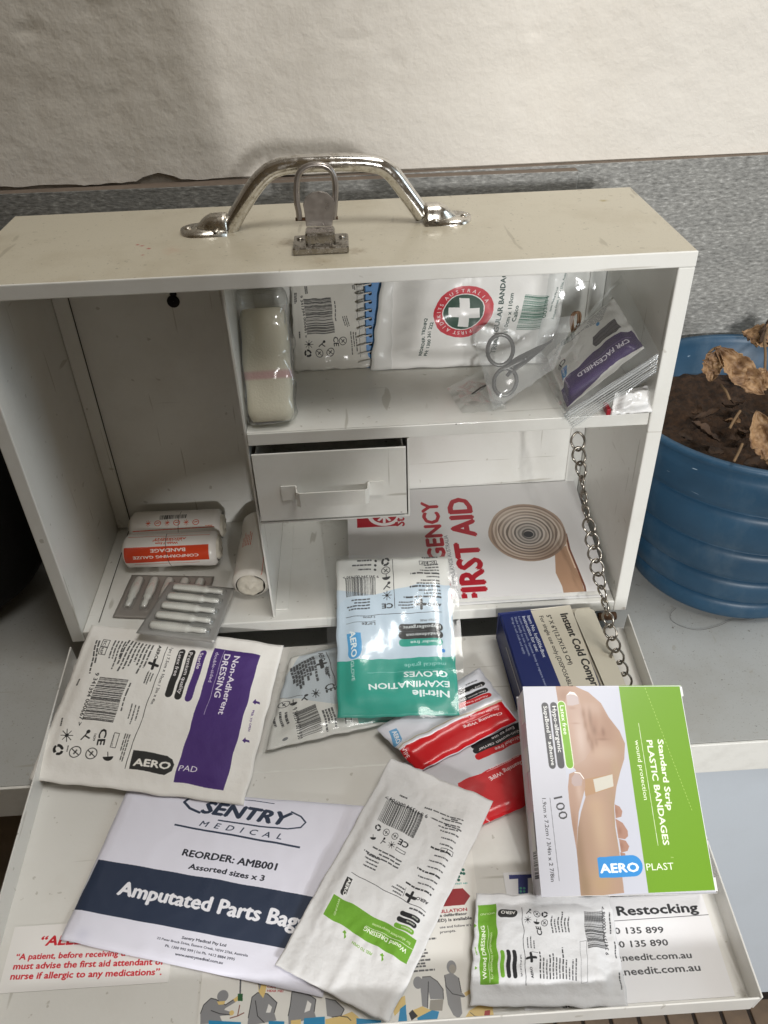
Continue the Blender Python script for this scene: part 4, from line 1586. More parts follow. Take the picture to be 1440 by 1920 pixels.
def p_glove_up(a):
    a.zoom(480, 1030, .29167)
    bl = '#bfd2e2'
    a.poly([(500, 262), (760, 300), (1040, 235), (1310, 230), (1310, 1090), (500, 1090)], bl, .75)
    a.poly([(500, 400), (560, 330), (760, 300), (1040, 235), (1310, 230), (1310, 1090), (500, 1090)], bl, .45)
    a.poly([(500, 724), (1300, 688), (1320, 1120), (500, 1120)], TEAL)
    wh = '#eef5f4'
    a.text((1242, 908), (1008, 914), 'Nitrile', wh, .02, .92)
    a.text((1240, 847), (732, 872), 'EXAMINATION', wh, .02, 1.0)
    a.text((1230, 788), (948, 796), 'GLOVES', wh, .02, .95)
    a.text((1222, 728), (950, 742), 'medical grade', '#a9dcd4', -.005, 1.1)
    a.path([(720, 800), (1000, 790), (1285, 768)], 2, '#9fd6cd')
    for y, c_, tx, xb in ((603, TEAL, 'Powder free', 995), (555, BLK, 'Ambidextrous', 968), (507, BLK, 'Hypoallergenic', 948)):
        a.pill((944, y + 1), (1178, y - 3), 24, c_)
        a.text((1187, y - 15), (xb, y - 10), tx, '#e9eeee', .002, 1.15)
    a.text((1172, 454), (1055, 458), 'LATEX FREE', '#444649', 0, 1.15)
    a.line((578, 441), (1192, 406), 3, BLK)
    a.text((766, 473), (680, 478), 'Large', '#333538', 0, 1.1)
    a.text((766, 436), (688, 440), '2 pieces', '#333538', 0, 1.1)
    a.line((578, 482), (768, 466), 2, BLK)
    a.line((633, 545), (636, 665), 88, '#4a9fd4')
    a.disc((634, 668), 44, '#4a9fd4')
    a.text((606, 532), (614, 700), 'AERO', wh, .025, 1.15)
    a.text((612, 722), (622, 850), 'GLOVE', wh, -.01, 1.1)
    a.disc((1205, 652), 12, '#1f7fd0')
    a.text((880, 358), (812, 360), 'CE', BLK, .02, 1.1)
    a.bars((572, 190), (770, 186), (772, 298), (582, 312), 44)
    a.text((790, 172), (558, 180), '9 341394 001930 >', BLK, .004, 1.15)
    for i, y in enumerate((75, 103, 132)):
        a.greek((742, y), (612, y + 6), (0, 0), 1, 10, BLK)
        a.disc((768, y), 8, BLK)
    a.aeroplus((1190, 352), (1100, 354), (1060, 362), 27, BLK)
    a.line((1017, 330), (1019, 385), 2, BLK)
    a.greek((1008, 345), (912, 352), (0, 18), 3, 8, BLK)
    a.line((878, 68), (893, 390), 3, BLK)
    for i, (y, w_) in enumerate(((312, 270), (290, 190), (270, 150), (245, 200), (226, 160), (207, 150), (182, 120), (160, 270), (138, 160), (117, 150), (98, 130), (50, 150))):
        x1 = 1190 - i * 2
        a.greek((x1, y), (x1 - w_, y + 6), (0, 0), 1, 11 if i in (0, 3, 7) else 9, BLK, .9 if i in (0, 3, 7) else .7)
    for q in (((1050, 78), (1105, 76), (1106, 100), (1052, 102)), ((1106, 76), (1160, 74), (1161, 98), (1107, 100))):
        a.path(q + (q[0],), 3, BLK)
    a.text((1150, 78), (1116, 79), 'EC', BLK, .01)
    a.text((1102, 80), (1060, 82), 'REP', BLK, .01)
    a.greek((735, 325), (580, 340), (0, 19), 4, 9, BLK)
    a.icons([(832, 80), (836, 138), (838, 185), (843, 306), (840, 245)], 26, BLK, 'rcuso')


c0 = solve_rect(((631, 1049), (840, 1043), (862, 1340), (632, 1345)), 3, .0155)
ex, ey = unit(c0[1] - c0[0]), unit(c0[3] - c0[0])
c = [c0[0] - ex * .010 - ey * .002, c0[1] + ex * .006 - ey * .002, c0[2] + ex * .005 + ey * .002, c0[3] - ex * .004 + ey * .004]


def glove_fold(u, v):
    return .0022 * nz(u * 2.5, v * 3, 3) + .002 * math.exp(-((v - .86 + .12 * u) / .05) ** 2) * (u > .5) - .0015 * v


def p_glove_low(a):
    a.zoom(480, 1030, .29167)
    a.poly([(100, 940), (280, 690), (620, 600), (1000, 700), (1000, 1080), (450, 1000)], '#b9c9d6', .6)
    a.aeroplus((398, 672), (412, 735), (416, 750), 24, BLK)
    a.line((447, 765), (468, 850), 2, BLK)
    a.greek((362, 690), (396, 868), (-17, 9), 9, 9, BLK)
    a.greek((455, 770), (468, 850), (-12, 3), 2, 8, BLK)
    a.line((448, 662), (520, 925), 2.5, BLK)
    a.line((100, 955), (300, 950), 2.5, BLK)
    a.text((440, 895), (452, 938), 'CE', BLK, .02, 1.5)
    a.icons([(105, 997), (180, 995), (240, 992), (385, 938), (310, 965)], 24, BLK, 'rcuso')
    a.bars((250, 1060), (285, 1215), (425, 1165), (380, 1005), 34)
    a.text((232, 1035), (268, 1225), '9 341394 001930', BLK, .004, 1.1)
    for x in (105, 150, 190):
        a.greek((x, 1045), (x + 25, 1150 + (x > 180) * 35), (0, 0), 1, 10, BLK)
    a.disc((183, 1222), 12, '#77797c')
    a.greek((480, 1030), (515, 1160), (-19, 6), 4, 8, BLK)
    a.line((555, 1060), (575, 1125), 3, BLK)
    a.line((590, 1050), (610, 1112), 3, BLK)
    a.poly([(640, 1075), (890, 1058), (920, 1105), (660, 1120)], TEAL, .6)
    a.poly([(880, 900), (1010, 900), (1010, 1100), (900, 1080)], TEAL)


d = [AD(545, 1233, .006), AD(770, 1180, .007), AD(752, 1350, .006), AD(498, 1407, .005)]
dx, dy = unit(d[1] - d[0]), unit(d[3] - d[0])
co = [d[0] - dx * .002 - dy * .006, d[1] + dx * .004 - dy * .004, d[2] + dx * .004 + dy * .004, d[3] - dx * .002 + dy * .003]
glove_packet(co, d, p_glove_low, 'grey printed clear glove packet lying flat, mostly under the teal packet', 41, 0, lambda u, v: .001 * nz(u * 3, v * 3, 8))
glove_packet(c, c0, p_glove_up, 'upright clear glove packet with a teal band, leaning on the cabinet edge', 31, 1, glove_fold)


# --- cold compress carton
def p_cold(a):
    a.zoom(900, 1120, .20833)
    a.poly([(150, 118), (452, 110), (760, 880), (150, 880)], '#0f2263')
    wh, bk = '#d8dce6', '#221f1c'
    a.text((422, 168), (568, 540), 'Item No. Ice0506-Box', wh, .014, 1.2)
    a.text((378, 172), (505, 490), 'Instruction for use:', wh, .014, 1.2)
    a.text((342, 172), (585, 800), 'Locate inner pouch. Squeeze firmly to rupture inner', '#b6bdd2', 0, 1.2)
    a.text((308, 176), (440, 530), 'Shake briefly to mix contents.', '#b6bdd2', 0, 1.2)
    a.text((274, 180), (395, 515), 'Wrap in soft cloth and apply.', '#b6bdd2', 0, 1.2)
    a.text((722, 152), (1052, 905), 'Instant Cold Compress', bk, .03, 1.5)
    a.text((596, 162), (800, 608), '5" X 6"(12.7X15.3 CM)', bk, .012, 1.35)
    a.text((532, 170), (812, 835), 'For single use only.(DISPOSABLE)', bk, 0, 1.3)


P = AD(936, 1151, .0335)
Q = AD(1067, 1137, .0335)
e1 = Q - P
q = AD(934 + 52, 1150 + 122, .0335)
e2 = unit(q - P)
n2 = unit(np.cross(e2, e1))
e2 = unit(e2 - unit(e1) * float(e2 @ unit(e1)) * .75)
e2 = e2 * .092
cold = thing('cold_compress_box', tuple(P - ND * .03), 'navy and cream cold compress carton with an open end flap, under the chain', 'carton')
c = [P, P + e1, P + e1 + e2, P + e2]
art = Art(c, 380, 640, '#d6cfbd')
p_cold(art)
M_NAVY = plain('navy_card', '#0f2263', .45, var=.05)
M_CREAM = plain('cream_card', '#d2cbb8', .6, var=.04)
carton('body', P, e1, e2, -ND * .0305, [printed('cold_print', art, .4, .1), M_NAVY, M_NAVY], cold, bevel=.0012)
# open tuck flap on the right with round corners
fa = P + e1 + np.array([.0006, 0, -.0002])
rt = unit(e1)
fl = [(.0012, .010), (.0022, .0045), (.0055, .002), (.015, .0016), (.0185, .004), (.0185, .088), (.003, .088)]
V = [fa + rt * x + unit(e2) * y + ND * (-.0006 - x * .12) for x, y in fl]
V += [p - ND * .0005 for p in V]
m = len(fl)
mobj('tuck_flap', V, [tuple(range(m)), tuple(range(2 * m - 1, m - 1, -1))] + [(i, (i + 1) % m, m + (i + 1) % m, m + i) for i in range(m)], M_CREAM, cold, smooth=False)
s = MB()
s.box(P + e1 + rt * .0003 - ND * .029, rt * .0165, e2 * .97, ND * .0255)
s.done('inner_wall', M_CREAM, cold, smooth=False)
obox('slot', P + e2 * .28 - rt * .0004 - ND * .009, e2 * .7, -rt * .0002, ND * .0006, M_WHITECARD, cold)


# --- plastic bandages carton
def p_plast(a):
    a.zoom(940, 1260, .29167)
    GRN, gy = '#70a00e', '#343438'
    a.poly([(747, 40), (1160, 40), (1400, 1400), (946, 1420)], GRN)
    photo = [(345, 60), (747, 40), (946, 1420), (512, 1450)]
    a.poly(photo, '#c9cbd6')
    sk, dk, lt = '#d0a58a', '#a87557', '#dfbba6'
    arm = [(345, 70), (440, 78), (560, 130), (640, 200), (690, 290), (760, 380), (795, 460), (790, 560), (765, 640), (740, 740), (725, 860),
           (733, 1000), (758, 1150), (790, 1420), (512, 1450), (484, 1150), (493, 1000), (512, 900), (545, 790), (520, 690), (470, 620), (430, 585), (415, 520), (380, 300)]
    mk = a.mask(arm)
    a.poly(arm, sk)
    for q, r, c_, al, ry in (((690, 360), 70, dk, .30, 200), ((760, 480), 45, '#caa07c', .5, 120), ((600, 240), 120, lt, .5, 60), ((520, 560), 90, lt, .6, 80),
                             ((640, 520), 110, '#e9c3a8', .6, 70), ((505, 1150), 45, '#a07b56', .65, 330), ((735, 950), 26, '#c3a071', .7, 220), ((630, 1000), 75, '#ecca9f', .55, 260),
                             ((640, 1350), 110, '#d9b27e', .7, 120), ((540, 1380), 50, '#a8875c', .6, 120), ((400, 150), 60, dk, .45, 60), ((600, 860), 80, '#e2b890', .5, 60),
                             ((740, 640), 40, '#d2b184', .55, 120), ((600, 330), 36, '#b0795b', .4, 80), ((640, 405), 50, '#b0795b', .35, 36), ((585, 440), 22, '#ad7c5f', .3, 55)):
        a.blob(q, r, c_, al, ry, mk)
    for q, r, c_, al, ry in (((572, 300), 16, '#8f6248', .5, 80), ((598, 375), 20, '#8a5d44', .45, 40), ((650, 432), 46, '#9c6c52', .5, 10), ((610, 450), 14, '#9c6c52', .4, 34),
                             ((655, 385), 16, '#8f6047', .55, 36), ((560, 215), 60, '#dcb49c', .4, 28), ((660, 270), 34, '#c08d70', .4, 90), ((700, 520), 70, '#dab79d', .5, 60),
                             ((580, 760), 60, '#c49a78', .35, 40), ((690, 800), 40, '#c9a684', .4, 120), ((560, 1080), 70, '#c39c78', .4, 200)):
        a.blob(q, r, c_, al, ry, mk)
    th = [(430, 585), (415, 520), (405, 330), (410, 200), (416, 150), (440, 125), (475, 132), (500, 165), (520, 250), (535, 330), (560, 420), (590, 480), (540, 560), (480, 600)]
    mk2 = a.mask(th)
    a.poly(th, '#d8b19b')
    a.blob((430, 380), 40, '#d9a98e', .5, 200, mk2)
    a.blob((510, 420), 40, '#f5dccd', .6, 160, mk2)
    for q in ((528, 270), (540, 340), (560, 420), (582, 470)):
        a.blob(q, 16, '#9c6c52', .5, 44, mk)
    a.blob((478, 330), 36, '#bd8d75', .45, 7, mk2)
    a.blob((455, 232), 30, '#bf9079', .5, 12, mk2)
    a.poly([(418, 150), (440, 126), (470, 132), (492, 160), (500, 205), (460, 215), (425, 215)], '#dfc9c6')
    a.poly([(418, 150), (440, 126), (470, 132), (492, 160), (470, 145), (440, 142)], '#fbf6f2')
    # strip and pad
    a.poly([(527, 690), (715, 655), (725, 740), (540, 800)], '#d3a274')
    a.poly([(590, 690), (714, 657), (722, 735), (606, 773)], '#f0ebd9')
    # holding thumb and fingers
    t2 = [(436, 655), (480, 637), (515, 650), (538, 690), (540, 740), (525, 800), (498, 900), (490, 1010), (484, 1150), (455, 980), (436, 830), (428, 740)]
    a.poly(t2, '#d2a68c')
    mk3 = a.mask(t2)
    a.blob((500, 760), 30, '#f2d2bd', .6, 120, mk3)
    a.blob((470, 1000), 25, '#b68562', .6, 120, mk3)
    a.poly([(452, 680), (475, 650), (505, 660), (522, 692), (515, 730), (470, 735), (452, 715)], '#d8bdb6')
    a.path([(470, 645), (505, 650), (530, 685)], 6, '#fbf6f0')
    for f in ([(728, 850), (760, 865), (778, 895), (772, 930), (735, 940)], [(733, 942), (780, 970), (812, 1020), (815, 1055), (795, 1075), (752, 1068)],
              [(756, 1072), (800, 1085), (822, 1120), (812, 1150), (770, 1162)], [(764, 1160), (795, 1165), (800, 1190), (770, 1192)]):
        a.poly(f, '#cd957b')
        cx_, cy_ = np.mean(f, axis=0)
        a.blob((cx_ - 18, cy_), 16, '#a96c4e', .5, 30, a.mask(f))
    px = a.a
    lum = (px * np.array([.3, .59, .11], np.float32)).sum(-1, keepdims=True)
    sel = (px[..., 0:1] - px[..., 2:3] > .09).astype(np.float32) * (px[..., 0:1] > px[..., 1:2])
    a.a = px * (1 - sel) + (lum + (px - lum) * .85) * .87 * sel
    # pills
    a.pill((386, 212), (440, 596), 27, '#e8f0d6')
    for (p, q, c_, tx, ta, tb) in (((386, 212), (440, 596), '#76ad14', 'Latex free', (376, 216), (402, 402)),
                                   ((336, 216), (384, 598), '#3b3b3f', 'Hypo-allergenic', (326, 220), (366, 516)),
                                   ((280, 218), (328, 600), '#3b3b3f', 'SupaBond\u2122 adhesive', (270, 220), (322, 600))):
        a.pill(p, q, 22, c_)
        a.text(ta, tb, tx, '#f4f4f0', .004, 1.2)
    a.text((336, 808), (376, 952), '100', gy, -.01, 1.12)
    a.line((312, 808), (373, 1345), 2.2, gy)
    a.text((262, 812), (320, 1348), '1.9cm x 7.2cm / 3/4in x 2 7/8in', gy, 0, 1.3)
    w_ = '#f4f8e8'
    a.text((1004, 434), (1068, 888), 'Standard Strip', w_, .02, 1.0)
    a.text((933, 440), (1042, 1112), 'PLASTIC BANDAGES', w_, .02, 1.12)
    a.text((858, 438), (918, 822), 'wound protection', w_, 0, 1.15)
    a.line((882, 328), (1008, 1117), 3, w_)
    for i in range(38):
        t0 = i / 38
        f_ = lambda t: (915 + 315 * t, 80 + 820 * t)
        a.line(f_(t0), f_(t0 + .014), 3, '#b5d573')
    a.pill((700, 1254), (846, 1245), 65, '#2b8fd8')
    a.poly([(616, 1196), (630, 1190), (704, 1188), (712, 1320), (640, 1324), (630, 1318)], '#2b8fd8')
    a.text((640, 1292), (886, 1282), 'AERO', '#fbfdff', .03, 1.12)
    a.text((936, 1276), (1112, 1270), 'PLAST', '#fbfdf4', -.012, 1.3)
    a.text((1088, 1196), (1106, 1196), 'TM', '#dcebc0', 0, 1)


c = solve_rect(((982, 1289), (1274, 1276), (1342, 1664), (1017, 1680)), 2, .029)
e1, e2 = c[1] - c[0], c[3] - c[0]
nn = unit(np.cross(e2, e1))
if nn[2] < 0: nn = -nn
e1 = e1 - unit(e2) * float(e1 @ unit(e2))
cc = [c[0], c[0] + e1, c[0] + e1 + e2, c[0] + e2]
art = Art(cc, 640, 760, '#c8c8d0')
p_plast(art)
sd = Art(None, 200, 760, '#e9e6ef', raw=True)
for i in range(5):
    sd.line((.25 + i * .09, .06), (.25 + i * .09, .30 - .03 * (i % 3)), .02, '#c88aa0', .8)
sd.line((.5, .34), (.5, .52), .08, '#d9a3b4', .7)
sd.bars((.3, .64), (.3, .93), (.8, .93), (.8, .64), 34)
plast = thing('plaster_carton', tuple(c[0] - nn * .03), 'green and white carton of plastic bandages with a hand picture, propped up at the back', 'carton')
carton('body', cc[0], e1, e2, -nn * .0285, [printed('plaster_print', art, .42, .12), printed('plaster_side_print', sd, .45, .1), M_WHITECARD], plast)
# tabs of the glued end and lid
for t0, t1 in ((.02, .17), (.30, .42), (.62, .80)):
    obox('side_tab', cc[0] + e2 * t0 - nn * .0035 - unit(e1) * .0004, e2 * (t1 - t0), -unit(e1) * .0004, -nn * .012, M_WHITECARD, plast)
for t0, t1 in ((.005, .055), (.93, .99)):
    obox('lid_tab', cc[1] + e2 * t0 - nn * .0008, e2 * (t1 - t0), unit(e1) * .0012, -nn * .010, M_WHITECARD, plast)


# --- long wound dressing
GR2 = '#6aa028'


def p_longw(a):
    a.zoom(500, 1400, .30556)
    a.poly([(412, 912), (918, 1196), (855, 1344), (348, 1035)], GR2)
    w_ = '#f1f5e6'
    a.text((862, 1256), (608, 1108), 'Wound DRESSING', w_, .014, 1.25)
    a.text((882, 1214), (655, 1086), 'for absorbent compression', '#d9e8bf', 0, 1.2)
    a.line((612, 1104), (892, 1252), 2.5, w_)
    a.text((440, 938), (412, 1040), 'WOUND', '#d9e8bf', 0, 1.1)
    a.text((648, 1272), (528, 1196), 'PEEL TO OPEN', GR2, .006, 1.3)
    for x, y in ((475, 1160), (707, 1302)):
        a.poly([(x - 14, y - 14), (x + 4, y - 26), (x + 14, y - 8), (x + 6, y - 6), (x + 10, y + 14), (x - 4, y + 24), (x - 2, y - 6)], GR2)
    for p, q, c_ in (((835, 1032), (926, 1080), BLK), ((815, 1068), (906, 1114), BLK), ((796, 1106), (890, 1152), GR2)):
        a.pill(p, q, 14, c_)
        a.greek(np.array(q) - (0, 2), np.array(p) + (30, 12), (0, 0), 1, 9, '#cfd4c4')
    a.greek((965, 1045), (830, 978), (0, 0), 1, 10, BLK)
    a.line((515, 778), (972, 1024), 3, BLK)
    a.aeroplus((990, 968), (920, 932), (882, 930), 30, BLK)
    a.line((852, 875), (832, 930), 2.5, BLK)
    a.greek((822, 925), (735, 870), (10, -18), 3, 8, BLK)
    for i in range(12):
        f = i / 11
        x1, y1 = 1010 + 175 * f, 925 - 390 * f
        w_ = (190, 150, 130, 180, 140, 120, 100, 200, 150, 120, 170, 160)[i]
        a.greek((x1, y1), (x1 - w_ * .89, y1 - w_ * .46), (0, 0), 1, 10 if i in (0, 3, 7) else 8, BLK, .9 if i in (0, 3, 7) else .7)
    for i in range(4):
        a.greek((1200 - i * 12, 510 + i * 22 - 40), (1010 - i * 12, 430 + i * 22 - 40), (0, 0), 1, 7, BLK)
    for q in (((1065, 630), (1102, 645), (1095, 668), (1058, 654)), ((1103, 646), (1140, 660), (1132, 684), (1096, 668))):
        a.path(q + (q[0],), 3, BLK)
    a.greek((825, 715), (610, 600), (-10, 20), 3, 8, BLK)
    a.greek((690, 700), (590, 650), (-10, 21), 4, 8, BLK)
    a.bars((745, 325), (965, 425), (898, 568), (680, 462), 42)
    a.text((992, 428), (735, 306), '9 341394 000704 >', BLK, .005, 1.2)
    a.greek((865, 325), (800, 292), (0, 0), 1, 10, BLK)
    a.greek((1015, 395), (945, 365), (0, 0), 1, 10, BLK)
    a.greek((1165, 470), (1120, 448), (0, 0), 1, 10, BLK)
    a.text((872, 600), (815, 575), 'CE', BLK, .02, 1.2)
    a.path([(792, 628), (848, 655), (842, 670), (786, 644), (792, 628)], 3, BLK)
    a.icons([(682, 508), (733, 534), (785, 560), (648, 565), (762, 612), (708, 585)], 19, BLK, 'rcxuso')
    a.poly([(492, 806), (525, 820), (490, 912), (455, 905), (455, 895)], '#2c2b2b')
    a.disc((472, 896), 20, '#2c2b2b')
    a.text((500, 818), (466, 915), 'AERO', '#f0efe9', .02, 1.15)


c = [AD(733, 1421, .020), AD(925, 1502, .014), AD(729, 1921, .007), AD(515, 1809, .0075)]
art = Art(c, 520, 900, '#dcdbda')
p_longw(art)
pouch('wound_dressing', c, printed('long_dressing_print', art, .72, 0, .4, 260), 60, 90, .0034, ridge=.0003, crimp=.00025, seal=(.10, .12, .13, .22), wr=.0010, wscale=50, seed=53,
      lift=lambda u, v: .0018 * nz(u * 3, v * 4, 6) - .004 * math.sin(v * PI) * (1 - v) + (.0018 * max(0, nz(u * 9, v * 5, 2)) if v > .72 else 0),
      label='long white paper wound dressing with a green band, lying diagonally across the envelope', cat='wound dressing', group='green banded wound dressings')


# --- small wound dressing
def p_smallw(a):
    a.zoom(760, 1560, .47222)
    w_ = '#f1f5e6'
    a.poly([(288, 285), (362, 282), (376, 603), (300, 608)], GR2)
    a.text((327, 584), (317, 360), 'Wound DRESSING', w_, .014, 1.2)
    a.text((353, 584), (345, 388), 'for absorbent compression', '#d9e8bf', 0, 1.2)
    a.line((340, 598), (330, 360), 1.6, w_)
    a.text((357, 312), (298, 314), 'WOUND', '#d9e8bf', 0, 1.1)
    a.greek((284, 480), (280, 420), (0, 0), 1, 5, GR2)
    for x, y in ((280, 358), (283, 538)):
        a.poly([(x - 5, y + 8), (x + 6, y), (x - 5, y - 8)], GR2)
    a.pill((386, 320), (432, 318), 16, '#2c2b2b')
    a.text((440, 309), (382, 310), 'AERO', '#f0efe9', .02, 1.2)
    for p, q, c_ in (((388, 471), (392, 572), GR2), ((413, 469), (417, 572), BLK), ((437, 468), (442, 572), BLK)):
        a.pill(p, q, 8, c_)
    a.text((470, 575), (464, 480), '3pk | #13 Small BPC', BLK, 0, 1.1)
    a.line((466, 300), (486, 612), 1.8, BLK)
    a.aeroplus((514, 585), (508, 540), (503, 500), 17, BLK)
    a.line((500, 478), (530, 476), 1.5, BLK)
    a.greek((493, 462), (489, 410), (12, 0), 3, 4, BLK)
    for i in range(12):
        x = 540 + i * 12.5
        ln = (170, 130, 110, 160, 130, 110, 120, 175, 120, 90, 130, 100)[i]
        a.greek((x, 585), (x - ln * .03, 585 - ln), (0, 0), 1, 5, BLK, .9 if i in (0, 3, 7) else .7)
    for i in range(6):
        a.greek((585 + i * 13, 400), (583 + i * 13, 310), (0, 0), 1, 5, BLK, .75)
    a.bars((705, 315), (722, 460), (797, 455), (780, 310), 44)
    a.text((808, 480), (787, 298), '9 341394 000698 >', BLK, .004, 1.2)
    a.greek((815, 400), (806, 310), (0, 0), 1, 5, BLK)
    a.greek((835, 490), (826, 405), (0, 0), 1, 5, BLK)
    a.greek((856, 620), (846, 540), (0, 0), 1, 5, BLK)
    a.icons([(555, 325), (525, 325), (558, 358), (527, 355), (492, 352), (492, 320)], 12, BLK, 'rcxuso')
    a.text((543, 405), (540, 372), 'CE', BLK, .02, 1.4)
    a.path([(690, 430), (715, 428), (722, 590), (698, 592), (690, 430)], 1.5, BLK, .5)


c = [AD(893, 1674, .0105), AD(1143, 1682, .0115), AD(1186, 1889, .006), AD(880, 1886, .006)]
c[2] = c[2] - unit(c[2] - c[3]) * .002
art = Art(c, 560, 420, '#d6d6d7')
p_smallw(art)
pouch('wound_dressing', c, printed('small_dressing_print', art, .72, 0, .4, 260), 64, 50, .0042, ridge=.0003, crimp=.00025, seal=(.14, .12, .15, .18), wr=.0008, wscale=48, seed=67, edge=.0006,
      lift=lambda u, v: .0014 * nz(u * 3, v * 3, 7) + (.0035 * max(0, u - .85) / .15 * max(0, .5 - v)),
      label='small white paper wound dressing with green left end, beside the restocking label', cat='wound dressing', group='green banded wound dressings')

# ------------------------------------------------------------------ things inside the cabinet, lower bay
def p_book(a):
    a.zoom(780, 780, .31944)
    rd = '#ad1c2c'
    a.text((428, 1098), (312, 482), 'FIRST AID', rd, .035, 1.3)
    a.text((218, 1120), (122, 502), 'EMERGENCY', rd, .03, 1.25)
    a.text((264, 1108), (184, 700), 'ST JOHN AMBULANCE AUSTRALIA', '#77777a', 0, 1.25)
    a.blob((520, 760), 130, '#a9aaa8', .55, 95)
    a.poly([(815, 800), (880, 760), (925, 860), (970, 960), (1008, 1095), (880, 1098), (858, 1000), (820, 920)], '#ad8a70')
    a.path([(880, 690), (900, 780), (950, 900), (990, 1000), (1006, 1090)], 9, '#6e3c28', .9)
    a.path([(870, 690), (890, 780), (935, 890)], 7, '#e0c5ab', .9)
    cols = ['#a8917f', '#8a7566', '#c2b1a2', '#9b8979', '#cbbcae', '#7d6c60', '#b9a99a', '#85776c', '#c9bcb0', '#6d6158', '#bcaea1', '#968a80', '#c6bbb0', '#6a625c', '#b4aba2', '#837c76', '#aaa39c', '#5c5854', '#a09a95', '#3c3a39']
    for i, c_ in enumerate(cols):
        f = 1 - i / len(cols)
        a.poly([(655 + 8 * (1 - f) + math.cos(t) * (222 * f + 8) * (1 + .02 * math.sin(3 * t + i * .7) + .012 * math.sin(7 * t + i * 1.9)), 685 + 8 * (1 - f) + (math.sin(t) * (160 * f + 7)) + .10 * math.cos(t) * 160 * f)
                for t in np.linspace(0, 2 * PI, 46)[:-1]], c_)
    a.disc((660, 694), 22, '#2c2d31')
    rm = a.mask([(655 + math.cos(t) * 230, 685 + math.sin(t) * 168 + math.cos(t) * 16) for t in np.linspace(0, 2 * PI, 46)[:-1]])
    a.blob((800, 800), 120, '#5f4a3c', .45, 90, rm)
    a.blob((560, 590), 120, '#e6dbd0', .35, 70, rm)
    a.zoom(440, 800, .30556)
    a.poly([(748, 500), (998, 490), (1003, 608), (752, 621)], rd)
    a.disc((918, 545), 78, '#f1ecea')
    a.disc((918, 545), 58, rd)
    for k in range(8):
        t = k * PI / 4
        a.line((918, 545), (918 + math.cos(t) * 52, 545 + math.sin(t) * 46), 13, '#f1ecea')
    a.text((1042, 608), (1032, 430), 'St John', rd, .02, 1.15)


y0b, z0b = .0045, .0190
z1b = .0365
bn = unit(np.cross([1, 0, 0], [0, D - .0055 - y0b, z1b - z0b]))
B = lambda u, v: at(u, v, (0, y0b, z0b), bn)
xl, xr = B(655, 1060)[0], B(1147, 1121)[0]
bdir = unit([0, D - .0055 - y0b, z1b - z0b])
blen = (D - .0055 - y0b) / bdir[1]
tl = np.array([xl, y0b, z0b]) + bdir * blen
c = [tl, tl + np.array([xr - xl, 0, 0]), np.array([xr, y0b, z0b]), np.array([xl, y0b, z0b])]
art = Art(c, 900, 640, '#dfdddc')
p_book(art)
pe = Art(None, 300, 24, '#d8d6d0', raw=True)
for i in range(9):
    pe.line((0, .1 + i * .1), (1, .1 + i * .1), .004, '#aaa79f', .8)
book = thing('first_aid_book', (xl, y0b, FZ), 'white first aid handbook with red lettering and a picture of a rolled bandage', 'book')
bt = .0068
M_PAGES = printed('page_edges', pe, .8)
carton('cover', tl, c[1] - c[0], c[3] - c[0], bn * (-.0006 if bn[2] > 0 else .0006), [printed('cover_print', art, .3, .25), M_WHITECARD, M_WHITECARD], book)
up = bn if bn[2] > 0 else -bn
obox('pages', tl - up * .0008 - up * bt + np.array([.002, 0, 0]) - bdir * .002, np.array([xr - xl - .003, 0, 0]), -bdir * (blen - .004), up * bt, M_PAGES, book)
obox('back_cover', tl - up * (bt + .0016), np.array([xr - xl, 0, 0]), -bdir * blen, up * .0006, M_WHITECARD, book)


def gauze_roll(name, A, B_, r, art, label, ends=True, squash=.93, twist0=-.35, group=None, cat='bandage roll'):
    """a bandage roll in a printed wrapper from A to B; the print covers the side towards the viewer"""
    A, B_ = np.array(A, float), np.array(B_, float)
    ax = unit(B_ - A)
    up = unit(np.array([0, 0, 1]) - ax * ax[2])
    fr = np.cross(ax, up)
    if fr[1] > 0 and abs(fr[1]) > .4: fr = -fr
    if abs(fr[1]) <= .4 and fr[0] < 0: fr = -fr
    L = np.linalg.norm(B_ - A)
    nu, nv = 30, 36
    V, UV, Fc = [], [], []
    for i in range(nu + 1):
        t = i / nu
        e = min(t, 1 - t) * L / r
        rr = r * (1 - .22 * max(0, 1 - e / .22) ** 2.2)
        for k in range(nv + 1):
            an = 2 * PI * k / nv
            w = 1 + .035 * nz(t * 4 + A[0] * 90, math.cos(an) * 1.6, math.sin(an) * 1.6) + .012 * nz(t * 14, math.cos(an) * 5, math.sin(an) * 5)
            P = A + ax * L * t + (up * math.cos(an) * squash + fr * math.sin(an)) * rr * w
            V.append(P)
            UV.append((t, 1 - ((k / nv - twist0 / (2 * PI)) % 1.0 if k < nv else (1 - twist0 / (2 * PI)) % 1.0)))
    st = nv + 1
    for i in range(nu):
        for k in range(nv):
            Fc.append((i * st + k, i * st + k + 1, (i + 1) * st + k + 1, (i + 1) * st + k))
    root = thing(name, tuple(A - np.array([0, 0, r])), label, cat, group)
    mobj('wrapper', V, Fc, printed('wrapper_print', art, .35, .35, .25, 130), root, uvs=UV)
    # gathered ends
    for P0, d in ((A, -ax), (B_, ax)):
        v, f = lathe_vf([(-.0005, r * .70), (.0012, r * .62), (.0022, r * .42), (.0016, r * .2), (.003, r * .12), (.0035, .0001)], P0, d, 22)
        v = [p + np.array([nz(*(p * 240)), nz(*(p * 240 + 5)), nz(*(p * 240 + 9))]) * .0016 for p in v]
        mobj('gathered_end', v, f, M_ROLLEND, root)
    return root


M_ROLLEND = plain('roll_end', '#e6dfcf', .5, var=.15, vscale=180, bmp=.8, bscale=260, coat=.3)
OR = '#d2411a'


